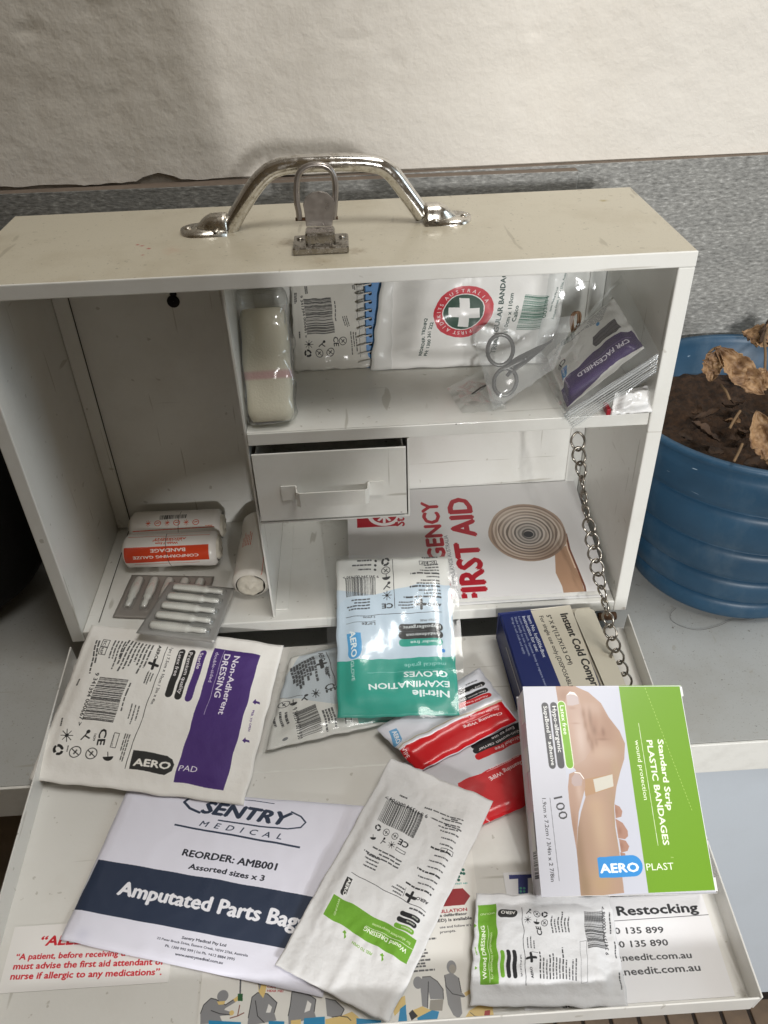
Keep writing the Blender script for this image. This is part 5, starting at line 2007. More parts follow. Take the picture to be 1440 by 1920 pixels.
def art_front():
    a = Art(None, 420, 560, '#e9e5df', raw=True)
    a.poly([(.02, .165), (.93, .155), (.93, .305), (.02, .32)], OR)
    a.text((.68, .180), (.31, .184), 'BANDAGE', '#f4ece6', .02, 1.1)
    a.text((.82, .238), (.12, .248), 'CONFORMING GAUZE', '#f4ece6', .02, 1.1)
    a.text((.60, .120), (.36, .122), 'Width 7.5cm', OR, .02, 1.2)
    a.text((.64, .095), (.33, .097), '1.5m Unstretched', OR, 0, 1.1)
    a.text((.68, .070), (.34, .072), 'ABSORBENT', OR, .01, 1.1)
    a.line((.12, .345), (.82, .335), .006, OR)
    a.line((.05, .050), (.93, .045), .006, OR)
    a.line((.455, .0), (.50, .40), .006, '#3a2f2a', .8)
    return a


def art_back():
    a = Art(None, 420, 560, '#e9e5df', raw=True)
    a.bars((.34, .07), (.64, .06), (.64, .11), (.34, .12), 30)
    for i in range(6):
        x = .22 + i * .105
        if i % 2:
            a.ring((x, .155), .033, .007, OR)
        else:
            a.icons([(x, .155)], .026, OR, 's')
        a.line((x - .02, .155), (x + .02, .15), .012, OR, .7)
    a.line((.05, .225), (.95, .205), .010, OR)
    a.greek((.93, .192), (.80, .194), (0, 0), 1, .010, OR)
    a.text((.66, .255), (.46, .256), 'REMOVED', OR, .01, .9)
    a.line((.56, .0), (.55, .25), .005, '#3a2f2a', .8)
    return a


def art_side():
    a = Art(None, 420, 560, '#e9e4da', raw=True)
    for i in range(6):
        a.greek((.42, .20 + i * .016), (.66, .20 + i * .016), (0, 0), 1, .007, OR, .9)
    a.line((.02, .42), (.95, .40), .006, OR)
    a.bars((.55, .06), (.85, .06), (.85, .12), (.55, .12), 26)
    return a


rf = .0150
A_, B__ = AZ(238, 1033, FZ + rf), AZ(410, 1027, FZ + rf)
gauze_roll('bandage_roll', A_, B__, rf, art_front(), 'wrapped gauze bandage roll with a solid orange band, front one of the tied pair', group='wrapped gauze bandage rolls')
rb = .0152
A2, B2 = A_ + np.array([0, .0295, .0012]), B__ + np.array([0, .0295, .0012])
gauze_roll('bandage_roll', A2, B2, rb, art_back(), 'wrapped gauze bandage roll with small orange symbols, behind the orange banded roll', group='wrapped gauze bandage rolls')
# clear wrapping over the pair
A3, B3 = AZ(470, 1088, FZ + .0155), AZ(487, 960, FZ + .0155)
A3 = np.array([.1415, .026, FZ + .0155])
B3 = np.array([.1435, .108, FZ + .0160])
gauze_roll('bandage_roll', A3, B3, .0150, art_side(), 'wrapped bandage roll lying end on against the partition', twist0=-1.9, group='wrapped gauze bandage rolls')
# fine thread holding the two rolls together
pts = []
xm = A_[0] + (B__[0] - A_[0]) * .50
for (cy, cz, r_, a0, a1) in ((A_[1], A_[2], rf + .0006, -PI * .95, -PI * .12), (A2[1], A2[2], rb + .0008, -PI * .88 + .7, PI * .2)):
    for k in range(12):
        an = a0 + (a1 - a0) * k / 11
        pts.append(np.array([xm + .002 * math.sin(an), cy + math.sin(an) * 0 - math.cos(an + PI) * r_ * -1 * 0 + r_ * math.sin(an + PI / 2) * 1.0, cz + r_ * .95 * abs(math.cos(an + PI / 2))]))


def blister(q, h, n, label, mat_card, along_u, tipdir):
    c = [AZ(u, v, z) for (u, v), z in zip(q, h)]
    root = thing('ampoule_pack', tuple(sum(c) / 4), label, 'ampoule pack', 'blister packs of ampoules')
    N = unit(np.cross(c[3] - c[0], c[1] - c[0]))
    if N[2] < 0: N = -N
    # card with cut corners
    nu, nv = 24, 24
    m = .06
    pouch('backing', c, mat_card, 24, 24, .0004, (.05,) * 4, .00015, 80, 5, edge=.0002, parent=root)
    d1, d2 = unit(c[1] - c[0]), unit(c[3] - c[0])
    for i in range(n):
        t = (i + .75) / (n + .5)
        if along_u:
            a, b = quad_pt(c, t, .14), quad_pt(c, t, .80)
        else:
            a, b = quad_pt(c, .14, t), quad_pt(c, .86, t)
        if tipdir < 0: a, b = b, a
        ax = unit(b - a)
        L = np.linalg.norm(b - a)
        prof = [(0, .0001), (0, .0028), (L * .04, .0035), (L * .45, .0038), (L * .62, .0032), (L * .66, .0036), (L * .70, .0026), (L * .76, .0021), (L * .90, .0024), (L, .0019), (L, .0001)]
        v, f = lathe_vf(prof, a + N * .0030, ax, 14)
        v = [p - N * max(0, float((p - a) @ N) - .003) * .25 for p in v]
        am = mobj('ampoule', v, f, M_AMP, root)
        prof = [(-.001, .0001), (-.001, .003), (L * .03, .0046), (L * .5, .0050), (L * 1.0, .0040), (L * 1.06, .003), (L * 1.06, .0001)]
        v, f = lathe_vf(prof, a + N * .0012, ax, 14)
        v = [p if float((p - a) @ N) > .0006 else p + N * (.0006 - float((p - a) @ N)) for p in v]
        mobj('bubble', v, f, M_FILM, root)
    return root


M_AMP = plain('ampoule_plastic', '#e4e2da', .3, var=.05, coat=.4)
M_AMP.node_tree.nodes['Principled BSDF'].inputs['Subsurface Weight'].default_value = .2
M_AMP.node_tree.nodes['Principled BSDF'].inputs['Subsurface Radius'].default_value = (.003, .003, .003)


def foil_mat(name, c, ridge):
    m, nt, bs = newmat(name)
    bs.inputs['Base Color'].default_value = (*lin(c), 1)
    bs.inputs['Metallic'].default_value = .55
    bs.inputs['Roughness'].default_value = .42
    tc = nt.nodes.new('ShaderNodeTexCoord')
    w = nt.nodes.new('ShaderNodeTexChecker')
    w.inputs['Scale'].default_value = ridge
    mp = nt.nodes.new('ShaderNodeMapping')
    mp.inputs['Rotation'].default_value = (0, 0, .6)
    nt.links.new(tc.outputs['Object'], mp.inputs[0])
    nt.links.new(mp.outputs[0], w.inputs['Vector'])
    bump(nt, bs, w.outputs['Fac'], .5, .0006)
    return m


M_FOIL1 = foil_mat('blister_backing', '#a8a29c', 420)
M_FOIL2 = foil_mat('ridged_foil', '#b4b3b0', 430)
blister(((247, 1078), (402, 1081), (378, 1164), (211, 1157)), [FZ + .0012] * 4, 5,
        'grey blister strip of plastic ampoules lying flat on the cabinet floor, the lower one', M_FOIL1, True, 1)
blister(((318, 1091), (441, 1103), (402, 1205), (255, 1187)), [FZ + .0105, FZ + .0085, FZ + .0085, FZ + .0105], 5,
        'ridged foil blister strip of five ampoules lying on top of the other strip', M_FOIL2, False, 1)

# ------------------------------------------------------------------ things on the shelf
# roll in a clear bag
P0 = np.array([.1775, .0125, SZ + .0005])
P1 = np.array([.1762, .0530, .2560])
roll = thing('bandage_pack', tuple(P0), 'cream bandage roll with a pink line, bagged, at the shelf\'s left end', 'bandage roll')
ax = unit(P1 - P0)
sx = unit(np.cross(ax, [0, -1, 0]))
if sx[0] < 0: sx = -sx
fr = np.cross(ax, sx)
if fr[1] > 0: fr = -fr
Lr = float(np.linalg.norm(P1 - P0)) - .012


def prism(hw, hd, L0, L1, cut, n=8):
    """rounded, slightly irregular block along ax with bevelled ends"""
    V, Fc = [], []
    base_ = [(L0, .78), (L0 + .0015, .88), (L0 + cut, .98), (L0 + (L1 - L0) * .5, 1.03), (L1 - cut, .99), (L1 - .001, .93), (L1, .85)]
    prof = []
    for (la_, sa_), (lb_, sb_) in zip(base_, base_[1:]):
        k_ = max(1, int((lb_ - la_) / .0035))
        prof += [(la_ + (lb_ - la_) * i_ / k_, sa_ + (sb_ - sa_) * i_ / k_) for i_ in range(k_)]
    prof.append(base_[-1])
    m = 32
    for (l, s_) in prof:
        for k in range(m):
            an = 2 * PI * k / m
            cx = math.copysign(abs(math.cos(an)) ** .45, math.cos(an))
            cy = math.copysign(abs(math.sin(an)) ** .45, math.sin(an))
            w = 1 + .07 * nz(l * 60, cx * 2, cy * 2 + hw * 50)
            V.append(P0 + ax * (l + .002) + fr * (-hd * .2 + cy * hd * s_ * w) + sx * cx * hw * s_ * w)
    for i in range(len(prof) - 1):
        for k in range(m):
            Fc.append((i * m + k, i * m + (k + 1) % m, (i + 1) * m + (k + 1) % m, (i + 1) * m + k))
    Fc += [tuple(range(m)), tuple((len(prof) - 1) * m + k for k in range(m))]
    return V, Fc


mg, ntg, bsg = newmat('crepe_with_pink_line')
tcg = ntg.nodes.new('ShaderNodeTexCoord')
vm = ntg.nodes.new('ShaderNodeVectorMath')
vm.operation = 'DOT_PRODUCT'
vm.inputs[1].default_value = tuple(ax)
ntg.links.new(tcg.outputs['Object'], vm.inputs[0])
cg = float(P0 @ ax)
rg = ntg.nodes.new('ShaderNodeMapRange')
rg.inputs['From Min'].default_value, rg.inputs['From Max'].default_value = cg, cg + Lr
ntg.links.new(vm.outputs['Value'], rg.inputs['Value'])
cr_ = ramp(ntg, rg.outputs[0], [(.0, '#e9e2cc'), (.395, '#ebe4cf'), (.42, '#e3b9b6'), (.465, '#e5bfba'), (.49, '#ebe4cf'), (1, '#e8e1cc')])
ntg.links.new(cr_.outputs[0], bsg.inputs['Base Color'])
bsg.inputs['Roughness'].default_value = .85
ng = noise_node(ntg, 700, 3)
bump(ntg, bsg, ng.outputs['Fac'], .4, .001)
V, Fc = prism(.0150, .0125, 0, Lr, .006)
mobj('gauze', V, Fc, mg, roll)
V, Fc = prism(.0172, .0150, -.001, Lr + .012, .006)
V = [p + np.array([nz(*(p * 90)), nz(*(p * 90 + 3)), 0]) * .003 + fr * abs(nz(*(p * 210))) * .0018 for p in V]
mobj('clear_bag', V, Fc, M_FILM, roll)
# the bag's loose skirt
q = [P0 + ax * (Lr + .004) - sx * .02 + fr * .002, P0 + ax * (Lr + .004) + sx * .02 + fr * .002, P0 + ax * (Lr + .034) + sx * .023, P0 + ax * (Lr + .034) - sx * .023]
pouch('bag_neck', q, M_FILM, 14, 10, .004, (.1,) * 4, .0025, 70, 9, parent=roll, bottom=False)
q = [AZ(445, 822, SZ) + np.array([0, .0, .001]), P0 + sx * -.016 + fr * .013 + ax * .004, P0 + sx * .0 + fr * .013 + ax * .004, AZ(480, 800, SZ) + np.array([0, 0, .001])]


# flat printed dressing packet leaning on the back panel
def p_comb(a):
    a.zoom(380, 500, .29167)
    bk = '#2b2b2c'
    a.bars((650, 212), (675, 442), (850, 432), (825, 205), 44, bk)
    a.text((628, 192), (662, 462), '9 341394 000681 >', bk, .004, 1.1)
    a.greek((600, 170), (605, 265), (-9, 0), 2, 8, bk)
    a.greek((622, 420), (632, 492), (0, 0), 1, 10, bk)
    a.greek((660, 130), (665, 180), (10, 0), 2, 8, bk)
    a.greek((848, 225), (868, 430), (0, 0), 1, 7, bk)
    a.greek((905, 320), (922, 430), (12, 0), 3, 6, bk)
    a.greek((950, 420), (965, 575), (16, 0), 3, 7, bk)
    a.line((988, 120), (1015, 580), 2, bk)
    a.greek((960, 125), (968, 160), (10, 0), 2, 7, bk)
    a.text((838, 462), (846, 520), 'CE', bk, .01, 1.4)
    a.icons([(680, 563), (755, 560), (825, 555), (770, 500), (690, 505), (900, 480)], 24, bk, 'rcxosc')


c = [AY(545, 505, D - .0070), AY(694, 498, D - .0070), AZ(702, 688, SZ + .0006), AZ(552, 696, SZ + .0006)]
c[1] = c[0] + (c[2] - c[3])
art = Art(c, 420, 480, '#dcdad2')
p_comb(art)
pouch('combine_pad_packet', c, printed('combine_print', art, .6, .15, .25), 30, 34, .0024, (.08, .08, .05, .1), .0008, 50, 71,
      label='white printed pad packet with a sideways bar code, leaning behind the cream bandage roll', cat='dressing packet')

# spiral notebook between the packet and the calico bandage
def pp(u, v, t):
    """point on a leaf leaning against the back panel; t lifts it towards the viewer"""
    a0 = np.array([0, .0930 - t, SZ])
    d = unit([0, D - .0075 - .0930, .092])
    return at(u, v, a0, np.cross([1, 0, 0], d))


nb = thing('spiral_notebook', tuple(pp(700, 690, .006)), 'blue spiral bound notebook standing behind the calico bandage bag', 'notebook')
a_, b_ = pp(686, 694, .0005), pp(683, 505, .0005)
ln = pp(760, 690, .0005) - a_
nrm = unit(np.cross(ln, b_ - a_))
if nrm[1] > 0: nrm = -nrm
M_BLUE = plain('blue_cover', '#2f7fc0', .4, var=.06, coat=.2)
obox('back_cover', a_ - nrm * .0008, ln, b_ - a_, nrm * .0008, M_BLUE, nb)
obox('front_cover', a_ + nrm * .0024 + ln * .02, ln * .98, (b_ - a_) * .985, nrm * .0008, M_BLUE, nb)
obox('pages', a_ + nrm * .0002 + ln * .04, ln * .94, (b_ - a_) * .98, nrm * .002, M_PAPER, nb)
M_COIL = plain('white_wire', '#dcdcd8', .35, var=.05, coat=.4)
wi = unit(ln)
for i in range(11):
    t = .10 + i * .083
    o = a_ + (b_ - a_) * t + wi * .0035 + nrm * .0030
    pts = [o + wi * (math.cos(an) * .0052 - .004) + nrm * (math.sin(an) * .0038) + unit(b_ - a_) * .0008 * math.cos(an) for an in np.linspace(-.4, PI * 1.5, 12)]
    MB().tube(pts, .00055, 6).done('coil_ring', M_COIL, nb)
    h0 = a_ + (b_ - a_) * t + ln * .13 + nrm * .0034
    v, f = lathe_vf([(0, .0014), (.0002, .0001)], h0, nrm, 10)
    mobj('punched_hole', v, f, M_HOLE, nb)


# calico triangular bandage bag
def p_tri(a):
    a.zoom(780, 480, .36111)
    dg = '#163f33'
    rd = '#c6142a'
    a.poly([(-250, -100), (-110, -100), (-120, 700), (-260, 700)], '#bfc0bb', .35)
    a.line((-113, -100), (-122, 700), 3, '#f6f6f4')
    a.disc((243, 282), 140, rd)
    a.disc((243, 282), 99, '#efeeea')
    a.disc((243, 282), 94, '#12432f')
    a.poly([(222, 212), (275, 212), (275, 262), (325, 262), (325, 312), (270, 312), (270, 358), (215, 358), (217, 312), (166, 312), (166, 262), (222, 262)], '#f0efec')
    k = 0
    a.arc_text((243, 282), 106, 'AUSTRALIA', -50, 62, 26, '#f3eeea', .02)
    a.arc_text((243, 282), 106, 'KITS', -100, -70, 26, '#f3eeea', .02)
    a.arc_text((243, 282), 106, 'AID', -150, -122, 26, '#f3eeea', .02)
    a.arc_text((243, 282), 106, 'FIRST', -205, -168, 26, '#f3eeea', .02)
    a.text((36, 515), (56, 314), 'REORDER: TB2HFQ', '#1d3a33', .02, 1.15)
    a.text((64, 516), (86, 334), 'PH: 1300 361 222', '#1d3a33', .02, 1.15)
    a.text((408, 500), (468, 60), 'TRIANGULAR BANDAGE', '#1d3a33', .022, 1.15)
    a.text((468, 385), (496, 192), '110cm x 110cm', '#1d3a33', .014, 1.15)
    a.text((507, 332), (520, 254), 'Calico', '#1d3a33', .014, 1.15)
    a.bars((553, 198), (512, 372), (640, 376), (682, 203), 38, '#1d5a45')
    a.text((672, 320), (690, 205), '003684', '#1d5a45', 0, 1.1)
    a.text((700, 290), (740, 160), 'Sentry Medical Pty Ltd', '#1d3a33', .012, 1.2)
    a.text((715, 330), (790, 60), 'Eastern Creek, NSW 2766, Australia', '#3d5a53', 0, 1.2)


c = [pp(718, 500, .013), pp(1068, 494, .012), AZ(1040, 690, SZ + .0008), AZ(694, 694, SZ + .0008)]
c[2][1] = c[3][1] - .004
c = [c[0], c[1], np.array([c[2][0], c[3][1] - .003, SZ + .0008]), c[3]]
art = Art(c, 760, 480, '#e9e8e4')
p_tri(art)
tri = pouch('calico_bandage_bag', c, printed('calico_print', art, .5, .2, .2), 50, 34, .0155, (.16, .12, .06, .14), .0011, 45, 83, edge=.0004, parent=None,
            label='white bag of calico bandage with a red and green emblem, on the shelf', cat='bandage bag')

# scissors in a clear sleeve
sa = AZ(948, 757, SZ + .003)
sdn = unit([0, .62, .78])            # the leaning direction of scissors and sleeve
sn = unit(np.cross([1, 0, 0], sdn))
if sn[1] > 0: sn = -sn
SCI = lambda u, v, h=0.0: at(u, v, sa + sn * h, sn)
sc = thing('scissors', tuple(sa), 'small steel scissors inside a clear plastic sleeve, standing on the shelf', 'scissors')
M_STEEL = plain('scissor_steel', '#7d7c79', .38, 1.0, var=.1, vscale=90)
for (cu, cv, ru, rv, rot, b0, b1) in ((938, 656, 24, 29, .15, (945, 690), (1034, 640)), (947, 716, 21, 26, .3, (958, 697), (1036, 636))):
    pts = []
    for k in range(24):
        t = 2 * PI * k / 24
        x, y = math.cos(t) * ru, math.sin(t) * rv
        pts.append(SCI(cu + x * math.cos(rot) - y * math.sin(rot), cv + x * math.sin(rot) + y * math.cos(rot), .0008))
    ho = MB().tube(pts, .0014, 8, closed=True)
    p0, p1 = SCI(*b0, .001), SCI(*b1, .001)
    q0 = SCI(b0[0] - 8, b0[1] + (-8 if cv < 690 else 8), .001)
    ho.tube([q0, p0, p0 + (p1 - p0) * .35, p0 + (p1 - p0) * .7, p1], [.0016, .0022, .0030, .0022, .0004], 8, flat=.35)
    ho.done('blade', M_STEEL, sc)
pv = SCI(985, 672, .002)
v, f = lathe_vf([(0, .0018), (.001, .0016), (.0012, .0001)], pv, sn, 12)
mobj('pivot_screw', v, f, M_STEEL, sc)
pts = [SCI(u, v, .001) for u, v in ((884, 739), (893, 734), (902, 728), (911, 722))]
MB().tube(pts, [.0004, .0012, .0016, .0008], 8, flat=.5).done('tip_of_tweezers', M_STEEL, sc)
c = [SCI(882, 612, .0035), SCI(1078, 592, .0045), SCI(1040, 690, .004), SCI(956, 772, .0035)]
c[3] = SCI(925, 770, .0035)
pouch('scissor_sleeve', c, M_FILM_SLEEVE, 30, 26, .0025, (.1,) * 4, .0012, 60, 91, bottom=False, crease=.0004,
      label='crinkled clear plastic sleeve holding the small scissors', cat='plastic sleeve')
c = [AZ(838, 727, SZ + .0030), AZ(910, 690, SZ + .0060), AZ(950, 768, SZ + .0050), AZ(866, 775, SZ + .0010)]
pouch('sleeve_end', c, M_FILM, 20, 20, .0012, (.1,) * 4, .0012, 75, 97, bottom=False,
      label='loose clear film flap lying on the shelf left of the scissors', cat='plastic film')

# face shield packet in a zip bag
fa = AY(1066, 800, -.0065)
fb = AY(1238, 676, -.0030)
fc_ = AY(1166, 515, .0850)
fn = unit(np.cross(fb - fa, fc_ - fa))
if fn[1] > 0: fn = -fn
FS = lambda u, v, h=0.0: at(u, v, fa + fn * h, fn)


def p_face(a):
    a.zoom(1020, 500, .16667)
    pu = '#35195a'
    a.poly([(985, 720), (1120, 890), (740, 1150), (260, 1590), (190, 1395), (420, 1180), (560, 1020), (740, 880)], pu)
    a.text((968, 845), (402, 1268), 'CPR FACESHIELD', '#ece7f0', .02, 1.25)
    a.text((262, 1340), (312, 1420), 'SHIELD', '#d9cfe2', -.01, 1.1)
    a.line((985, 810), (420, 1225), 4, '#8f78ad')
    a.poly([(215, 1230), (290, 1160), (300, 1260), (285, 1300), (240, 1322)], '#2b7fb8')
    a.text((235, 1215), (268, 1290), 'AERO', '#e6eef4', .02, 1.2)
    a.poly([(570, 850), (700, 730), (820, 640), (840, 660), (860, 680), (890, 720), (840, 790), (720, 860), (600, 945), (575, 920)], '#4e4a50')
    for k in range(3):
        a.path([(580 + k * 12, 880 + k * 28), (700 + k * 25, 780 + k * 25), (830 + k * 25, 655 + k * 35)], 8, '#26232a')
    a.text((250, 1090), (180, 1185), 'CE', '#26262a', .02, 1.1)
    a.bars((215, 850), (365, 770), (385, 860), (240, 945), 30, '#4a4a4c')
    for i in range(7):
        a.greek((740 - i * 10, 480 + i * 25), (470 - i * 20, 690 + i * 28), (0, 0), 1, 8, '#55555a', .6)
    a.icons([(160, 960), (180, 1030), (205, 1080)], 18, '#3a3a3c', 'oxc')
    a.disc((628, 695), 20, '#2b86c0')


c = [FS(1024, 668, .0), FS(1150, 558, .0), FS(1208, 652, .0005), FS(1064, 765, .0)]
art = Art(c, 560, 420, '#dddbd6')
p_face(art)
pouch('face_shield_packet', c, printed('face_shield_print', art, .4, .2, .15), 36, 28, .006, (.08, .08, .06, .08), .0008, 50, 101,
      label='white and purple face shield packet inside a clear zip bag', cat='packet')
zb = thing('zip_bag', tuple(fa), 'clear zip lock bag hanging over the shelf edge, holding the purple packet', 'plastic bag')
c = [FS(1015, 690, .0045), FS(1165, 515, .0085), FS(1236, 662, .0070), FS(1062, 790, .0060)]
pouch('bag_film', c, M_FILM_MILK, 34, 30, .004, (.08, .08, .06, .06), .0018, 55, 103, parent=zb, bottom=False)
a0, a1 = FS(1054, 776, .0075), FS(1236, 660, .0085)
b0, b1 = FS(1074, 806, .0045), FS(1232, 700, .0060)
pouch('zip_flap', [a0, a1, b1, b0], M_FILM_MILK, 40, 12, .0006, (.02,) * 4, .0008, 60, 107, parent=zb, bottom=False)
for t in (.10, .18, .30, .44, .56, .68, .80, .90):
    p0, p1 = a0 + (b0 - a0) * t + fn * .0006, a1 + (b1 - a1) * t + fn * .0006
    pts = [p0 + (p1 - p0) * s_ + fn * .0006 * nz(s_ * 5, t * 9) for s_ in np.linspace(.01, .99, 14)]
    MB().tube(pts, .0008 if .15 < t < .4 else .0004, 6).done('zip_ridge', M_ZIP, zb)
# second clear bag at the back, tied with a rubber band
c = [AY(1112, 508, D - .02), AY(1190, 505, D - .02), AZ(1205, 700, SZ + .010), AZ(1050, 700, SZ + .012)]
c = [np.array([.382, .118, .272]), np.array([.421, .112, .270]), np.array([.424, .075, SZ + .004]), np.array([.352, .082, SZ + .004])]
pouch('clear_bag', c, M_FILM_MILK, 24, 24, .008, (.15, .15, .1, .1), .003, 45, 109, bottom=False,
      label='milky clear bag standing against the back of the shelf, behind the zip bag', cat='plastic bag')
q = AY(1077, 610, .062)
pts = [q + np.array([.0020 * math.cos(t) + .001 * math.sin(2 * t), .003 * math.sin(t), .0085 * math.sin(t + .2)]) for t in np.linspace(0, 2 * PI, 26)[:-1]]
MB().tube(pts, .0008, 6, closed=True).tube([p + np.array([.0012, -.001, .0006]) for p in pts], .0007, 6, closed=True).done(
    'rubber_band', plain('brown_rubber', '#6a4c30', .6, var=.1), None,
    label='brown rubber band between the calico bag and the purple packet', cat='rubber band')
# crinkled white packet at the shelf's front right corner
c = [AZ(1152, 738, SZ + .012), AZ(1222, 720, SZ + .014), AZ(1224, 772, SZ + .002), AZ(1146, 778, SZ + .002)]
wp = thing('white_packet', tuple(c[3]), 'crinkled white packet with a red end at the front right corner of the shelf', 'packet')
pouch('wrapper', c, plain('glossy_wrap', '#e9e8e6', .25, var=.04, coat=.5, bmp=.4, bscale=160), 24, 18, .006, (.15,) * 4, .0022, 70, 113, parent=wp)
r0 = c[3] + np.array([-.0035, -.0005, 0])
obox('red_end', r0, (.003, 0, 0), (0, .010, 0), (0, 0, .0045), plain('red_card', '#9c1426', .5), wp, bevel=.0005)

# ------------------------------------------------------------------ plant pot, withered plant, black bag, loose hair
def build_pot():
    cx, cy = .5585, .0905
    z0, z1 = ZT, .1375
    h = z1 - z0
    prof = [(0.0, .001), (0.0, .072), (.0012, .0765)]
    zz = .002
    for i, hh in enumerate((.022, .027, .033, .040, .037)):
        f0, f1 = zz / h, (zz + hh) / h
        r0, r1 = (.0795 + .0345 * f_ ** .85 for f_ in (f0, f1))
        for k in range(9):
            t = k / 8
            prof.append((zz + hh * t, r0 + (r1 - r0) * t + math.sin(t * PI) ** .6 * .0036 - (.0014 if k in (0, 8) else 0)))
        zz += hh
    prof += [(h - .004, .1152), (h - .0012, .1150), (h, .1138), (h, .1108), (h - .0012, .1094), (h - .006, .1082), (h - .05, .1040), (h - .055, .001)]
    v, f = lathe_vf(prof, (cx, cy, z0), (0, 0, 1), 72)
    m, nt, bs = newmat('blue_glaze')
    n = noise_node(nt, 14, 5)
    r = ramp(nt, n.outputs['Fac'], [(.3, '#203f56'), (.7, '#2a4f6a')])
    # scratches that show the pale body
    n2 = noise_node(nt, 48, 3, .5, (1, 1, 6.5))
    r2 = nt.nodes.new('ShaderNodeMapRange')
    r2.inputs['From Min'].default_value, r2.inputs['From Max'].default_value = .735, .76
    nt.links.new(n2.outputs['Fac'], r2.inputs['Value'])
    mx = nt.nodes.new('ShaderNodeMix')
    mx.data_type = 'RGBA'
    mx.inputs['B'].default_value = (*lin('#a9bccb'), 1)
    nt.links.new(r2.outputs[0], mx.inputs['Factor'])
    nt.links.new(r.outputs[0], mx.inputs['A'])
    nt.links.new(mx.outputs['Result'], bs.inputs['Base Color'])
    bs.inputs['Roughness'].default_value = .45
    nd = noise_node(nt, 26, 6, .7, (1, 1, .45))
    rd = nt.nodes.new('ShaderNodeMapRange')
    rd.inputs['From Min'].default_value, rd.inputs['From Max'].default_value = .5, .75
    rd.inputs['To Max'].default_value = .2
    nt.links.new(nd.outputs['Fac'], rd.inputs['Value'])
    md = nt.nodes.new('ShaderNodeMix')
    md.data_type = 'RGBA'
    md.inputs['B'].default_value = (*lin('#7f8c93'), 1)
    nt.links.new(mx.outputs['Result'], md.inputs['A'])
    nt.links.new(rd.outputs[0], md.inputs['Factor'])
    ns = noise_node(nt, 420, 2, .5)
    rs = nt.nodes.new('ShaderNodeMapRange')
    rs.inputs['From Min'].default_value, rs.inputs['From Max'].default_value = .80, .83
    nt.links.new(ns.outputs['Fac'], rs.inputs['Value'])
    ms = nt.nodes.new('ShaderNodeMix')
    ms.data_type = 'RGBA'
    ms.inputs['B'].default_value = (*lin('#b3bfc6'), 1)
    nt.links.new(md.outputs['Result'], ms.inputs['A'])
    nt.links.new(rs.outputs[0], ms.inputs['Factor'])
    nt.links.new(ms.outputs['Result'], bs.inputs['Base Color'])
    n3 = noise_node(nt, 160, 3)
    bump(nt, bs, n3.outputs['Fac'], .12, .001)
    pot = thing('plant_pot', (cx, cy, z0), 'blue ringed plant pot with dry soil, right of the cabinet', 'plant pot')
    mobj('pot', v, f, m, pot)
    # soil
    V, Fc = [], []
    R, Q = 46, 150
    zs = z1 - .038
    V.append((cx, cy, zs + .004))
    for i in range(1, R + 1):
        for k in range(Q):
            an = 2 * PI * k / Q
            r_ = .1075 * i / R
            x, y = cx + math.cos(an) * r_, cy + math.sin(an) * r_
            V.append((x, y, zs + .006 * nz(x * 40, y * 40) + .005 * abs(nz(x * 110, y * 110, 3)) + .004 * abs(nz(x * 260, y * 260, 7)) + .002 * nz(x * 600, y * 600, 9)))
    for k in range(Q):
        Fc.append((0, 1 + k, 1 + (k + 1) % Q))
    for i in range(R - 1):
        for k in range(Q):
            a, b = 1 + i * Q + k, 1 + i * Q + (k + 1) % Q
            Fc.append((a, a + Q, b + Q, b))
    mobj('soil', V, Fc, plain('dry_soil', '#4a3422', .95, var=.3, vscale=160, bmp=.9, bscale=500, c2='#21170f'), pot)
    return cx, cy, z1, zs


PX, PY, PZ, PS = build_pot()


def leaf_mesh(L, wd, curl, fold, seed, n=40, m=18):
    """a dry crumpled leaf along +x, ragged at the edge, creased along its veins"""
    V, Fc = [], []
    for i in range(n + 1):
        t = i / n
        w0 = wd * (math.sin(PI * min(1, t * 1.02)) ** .7) + .0003
        bend = curl * t * t
        for j in range(m + 1):
            s_ = (j / m - .5) * 2
            w = w0 * (1 + .16 * nz(t * 6, seed, s_) + .22 * abs(s_) ** 3 * nz(t * 19, seed + 4, s_ * .5))
            an = s_ * fold * (1 + .5 * nz(t * 4, seed + 3))
            y = math.sin(an) * w / max(fold, .2)
            vein = abs(((t * 7 + abs(s_) * 1.2) % 1.0) - .5)
            z = (1 - math.cos(an)) * w / max(fold, .2) + w0 * (.30 * nz(t * 9, s_ * 3, seed) + .22 * nz(t * 17, s_ * 5, seed + 6) + .12 * vein) + .10 * w0 * (1 - min(1, abs(s_) * 9))
            x = L * (t - .12 * t * t * curl)
            zz = z + L * .35 * math.sin(bend) + .06 * L * nz(t * 5, s_ * 2, seed + 9)
            V.append(np.array([x, y + .05 * L * nz(t * 3, seed + 1), zz]))
    st = m + 1
    for i in range(n):
        for j in range(m):
            Fc.append((i * st + j, i * st + j + 1, (i + 1) * st + j + 1, (i + 1) * st + j))
    return V, Fc


def leaf_mat():
    m, nt, bs = newmat('dry_leaf')
    n = noise_node(nt, 90, 5, .65)
    r = ramp(nt, n.outputs['Fac'], [(.28, '#4a3322'), (.45, '#7d5f42'), (.6, '#a58561'), (.75, '#6f5338')])
    nt.links.new(r.outputs[0], bs.inputs['Base Color'])
    bs.inputs['Roughness'].default_value = .6
    w = noise_node(nt, 240, 3, .6, (.3, 1.6, 1))
    bump(nt, bs, w.outputs['Fac'], .6, .0015)
    return m


def place(V, o, dx, up):
    dx = unit(dx)
    dz = unit(np.array(up, float) - dx * float(np.array(up, float) @ dx))
    dy = np.cross(dz, dx)
    return [np.array(o) + dx * p[0] + dy * p[1] + dz * p[2] for p in V]


